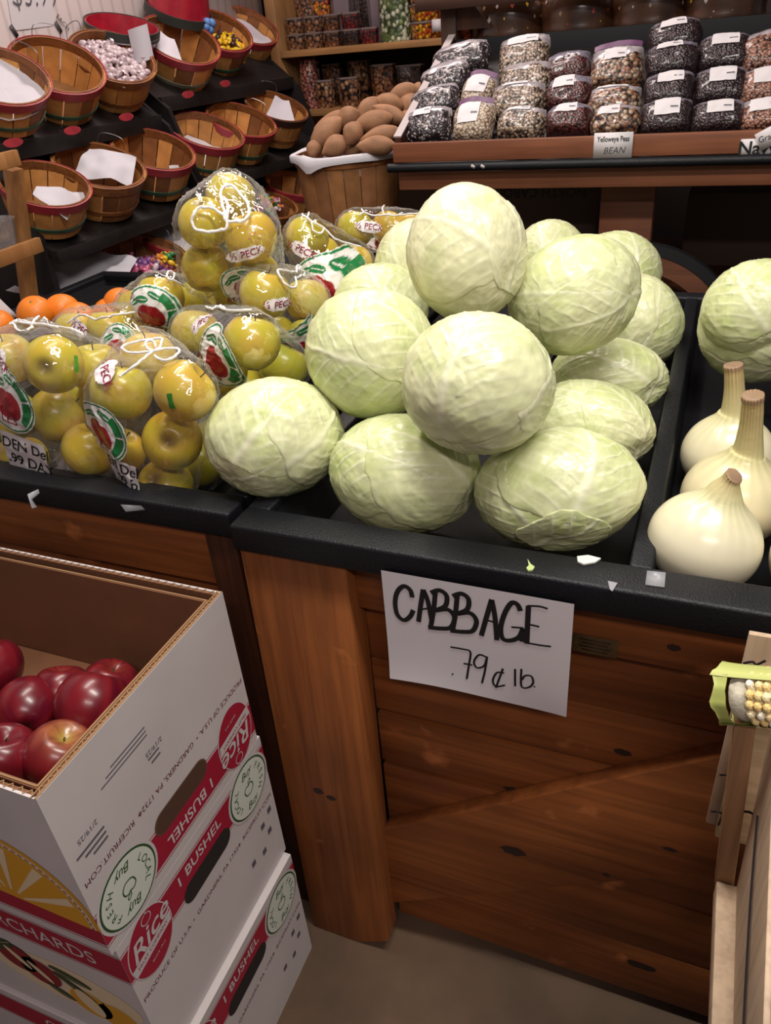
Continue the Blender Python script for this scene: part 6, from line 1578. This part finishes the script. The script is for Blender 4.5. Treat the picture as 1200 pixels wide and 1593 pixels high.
for (u, v) in ((62, 380), (27, 245)):
    e = Vector(onY(u, v, ye - 0.03)); bar('rung', (e.x, e.y - 0.50, e.z - 0.01), (e.x, e.y, e.z), 0.018, 0.036)
bar('side_panel', (u0.x - 0.02, 1.40, 0.0), (u0.x - 0.02, 1.40, 0.80), 0.012, 0.38, DARKPOST)
rz = e.z
cl = MB(); q = onY(2, 372, 1.60); cl.lathe([(0.001, 0), (0.05, 0), (0.064, 0.075), (0.066, 0.077), (0.062, 0.077), (0.048, 0.003), (0.001, 0.003)], film('clear_clamshell', 0.25, 0.1, 0.2, 40, (0.45, 0.42, 0.42)), 24); tag(cl.build('clear_tub', None, onY(-4, 392, 1.50), angle=0.6), 'clear plastic tub on the lower rung of the wooden rack', 'tub')
o = sheet('price_card', 'white card with black strokes leaning on the tray rim at the left edge', 'sign', [onZ(-22, 530, 0.90), onZ(20, 497, 0.89), onZ(27, 492, 0.90), onZ(-6, 458, 0.96)], PAPER, 3, 6, 0.0005)

# ------------------------------------------------------------------ corn crate at the right edge
def crate():
    t = thing('wirebound_crate', 'pale wooden wirebound crate standing in front of the stand at the right edge', 'crate', (0.25, 0.5, 0)); L = (-0.25, -0.5, 0)
    def pan(nm, pts, th, m, rev=False, nrm=None, par=None):
        P = [Vector(p) for p in pts]; n = (P[1] - P[0]).cross(P[2] - P[0]).normalized() if nrm is None else Vector(nrm); k = len(P)
        mb = MB(); mb.add(P + [p - n * th for p in P], [tuple(range(k)), tuple(reversed(range(k, 2 * k)))] + [(i, k + i, k + (i + 1) % k, (i + 1) % k) for i in range(k)], m); return mb.build(nm, t, L, bevel=0.0012)
    xl = 0.105
    def leanbox(nm, a, b, wx, wy, m):
        a, b = Vector(a), Vector(b); dv = b - a; rot = Vector((0, 0, 1)).rotation_difference(dv.normalized()).to_matrix(); mb = MB(); mb.box((a + b) / 2, (wx, wy, dv.length), m, rot); mb.build(nm, t, L, bevel=0.0015)
    pan('side_slat', [(xl, 0.512, 0.676), (xl, 0.22, 0.655), (xl, 0.22, 0.765), (xl, 0.556, 0.874)], 0.005, PALE, nrm=(-1, 0, 0))
    MB().span((0.0885, 0.22, 0.640), (0.119, 0.522, 0.664), PALE).build('side_rail', t, L, bevel=0.0015)
    leanbox('corner_post', (0.097, 0.532, 0.650), (0.080, 0.532, 0.884), 0.017, 0.018, TAN)
    leanbox('corner_post', (0.124, 0.352, 0.665), (0.120, 0.352, 0.700), 0.024, 0.022, TAN)
    MB().span((0.12, 0.22, 0.636), (0.50, 0.60, 0.648), PALE).build('base_board', t, L, bevel=0.001)
    # end panel behind
    A, Bq = onY(1166, 981, 0.605), onY(1099, 1274, 0.605)
    x0 = min(A[0], Bq[0]); z0, z1 = Bq[2], A[2]
    MB().span((x0, 0.600, z0), (x0 + 0.40, 0.606, z1), PALE).build('end_panel', t, L, bevel=0.001)
    MB().span((x0 + 0.010, 0.588, z0 - 0.004), (x0 + 0.39, 0.599, z1 - 0.035), wood('crate_slat', (0.42, 0.30, 0.17), (0.56, 0.42, 0.26), 0, grain=0.2)).build('end_slat', t, L, bevel=0.001)
    W = plain('crate_wire', (0.05, 0.045, 0.05), 0.4, 0.8)
    for (pts, nm) in (([(x0 + 0.016, 0.585, z1 - 0.06), (x0 + 0.015, 0.583, z0 + 0.08), (x0 + 0.010, 0.585, z0 + 0.02)], 'binding_wire'), ([(xl - .002, 0.50, 0.80), (xl - .002, 0.44, 0.765), (xl - .002, 0.36, 0.735), (xl - .002, 0.28, 0.71)], 'binding_wire')):
        mb = MB(); mb.tube(smoothpath(pts, 6), 0.0011, W, 6); mb.build(nm, t, L)
    for (u, v, y) in ((1170, 1030, 0.586), (1132, 1205, 0.586), (1118, 1262, 0.586), (1165, 1262, 0.53)):
        p = Vector(onY(u, v, y)); mb = MB(); mb.tube(smoothpath([p + Vector((-0.006, 0, -0.003)), p + Vector((0, -0.004, 0.004)), p + Vector((0.004, 0, -0.002)), p + Vector((0.010, -0.002, 0.006))], 4), 0.0012, W, 6); mb.build('wire_twist', t, L)
crate()
cs = thing('crate_stand', 'dark low table carrying the wirebound crate, mostly out of the picture', 'stand', (0.34, 0.42, 0)); MB().span((-0.16, -0.18, 0.60), (0.16, 0.18, 0.635), DARKPOST).build('stand_top', cs)
for sx in (-0.14, 0.14):
    for sy in (-0.16, 0.16): MB().span((sx - 0.02, sy - 0.02, 0), (sx + 0.02, sy + 0.02, 0.5995), DARKPOST).build('leg', cs)
# ear of corn lying on the crate
KM = vcol('corn_kernels', 0.32, 0.5, coat=0.2); HM = vcol('corn_husk', 0.5, 0.4, bmp=0.2, bscale=100)
def corn():
    c = at(1137, 1080, 0.655); end = at(1290, 1094, 0.60); ax = Vector(end - c); Ln = ax.length; ax.normalize()
    q = Vector((1, 0, 0)).rotation_difference(ax).to_matrix(); t = thing('ear_of_corn', 'ear of corn with its pale husk pulled open, lying across the crate', 'corn', c, q.to_euler())
    R = 0.0225; mb = MB(); rnd = random.Random(4); rows, per = 16, 22
    mb.lathe([(0.001, 0.012), (R * 0.86, 0.012), (R * 0.93, 0.03), (R * 0.93, Ln)], KM, 24, Matrix.Rotation(PI / 2, 4, 'Y'), (0.62, 0.55, 0.36)); mb.build('cob', t, col=True)
    kb = MB(); cols = [(0.76, 0.60, 0.28), (0.78, 0.68, 0.42), (0.80, 0.75, 0.60), (0.74, 0.54, 0.22)]
    for i in range(rows):
        for j in range(per):
            a = 2 * PI * (i + 0.15 * math.sin(j * 0.5)) / rows; x = 0.024 + j * 0.0068 + rnd.uniform(-.0006, .0006)
            M = Matrix.Rotation(a, 4, 'X') @ Matrix.Translation((x, 0, R * 0.93)); n = 5
            kb.lathe([(0.0001 + 0.0046 * math.sin(PI * k / n), 0.0046 * math.cos(PI * k / n)) for k in range(n + 1)], KM, 7, M @ Matrix.Scale(0.82, 4, (1, 0, 0)), rnd.choice(cols))
    kb.build('kernels', t, col=True)
    tip = MB(); tip.lathe([(0.001, 0.004), (R * 0.84, 0.006), (R * 0.98, 0.014), (R * 0.93, 0.022)], plain('cut_cob_end', (0.56, 0.51, 0.40), 0.8, spec=0.2, bmp=0.3, bscale=300, var=0.25, vscale=120), 24, Matrix.Rotation(PI / 2, 4, 'Y')); tip.build('cut_end', t)
    def husk(a0, a1, x0, r0, cc, sd, curl, x1=None):
        V = []; C = []; n, m = 14, 20
        for s in (0, 1):
            for j in range(m + 1):
                for i in range(n + 1):
                    f = j / m; x = x0 + ((x1 or Ln) - x0) * f; a = a0 + (a1 - a0) * i / n
                    r = r0 + curl * math.exp(-f * 7) + 0.0008 * math.sin(i * 2.3 + sd) - s * 0.0007
                    V.append((x + 0.002 * math.sin(i * 1.1 + sd) * (1 - f), r * math.cos(a), r * math.sin(a)))
                    C.append(np.array(cc) * (1 + 0.12 * math.sin(i * 2.1)))
        k = (n + 1) * (m + 1); F = []
        for j in range(m):
            for i in range(n):
                a = j * (n + 1) + i; F += [(a, a + 1, a + n + 2, a + n + 1), (k + a, k + a + n + 1, k + a + n + 2, k + a + 1)]
        mesh_obj('husk_leaf', V, F, HM, t, col=np.clip(np.array(C), 0, 1))
    # angle that faces the viewer, in the ear's own frame
    vl = q.transposed() @ -Vector(f_); av = math.atan2(vl.z, vl.y)
    husk(av + 0.95, av + 3.4, -0.008, R + 0.0022, (0.38, 0.42, 0.12), 1, 0.002); husk(av - 3.4, av - 0.85, -0.006, R + 0.0026, (0.42, 0.45, 0.14), 2, 0.002)
    husk(av - 1.3, av + 1.3, -0.005, R + 0.003, (0.34, 0.37, 0.10), 3, 0.001, 0.006)
corn()
try: scene.cycles.transparent_max_bounces = 24
except Exception: pass
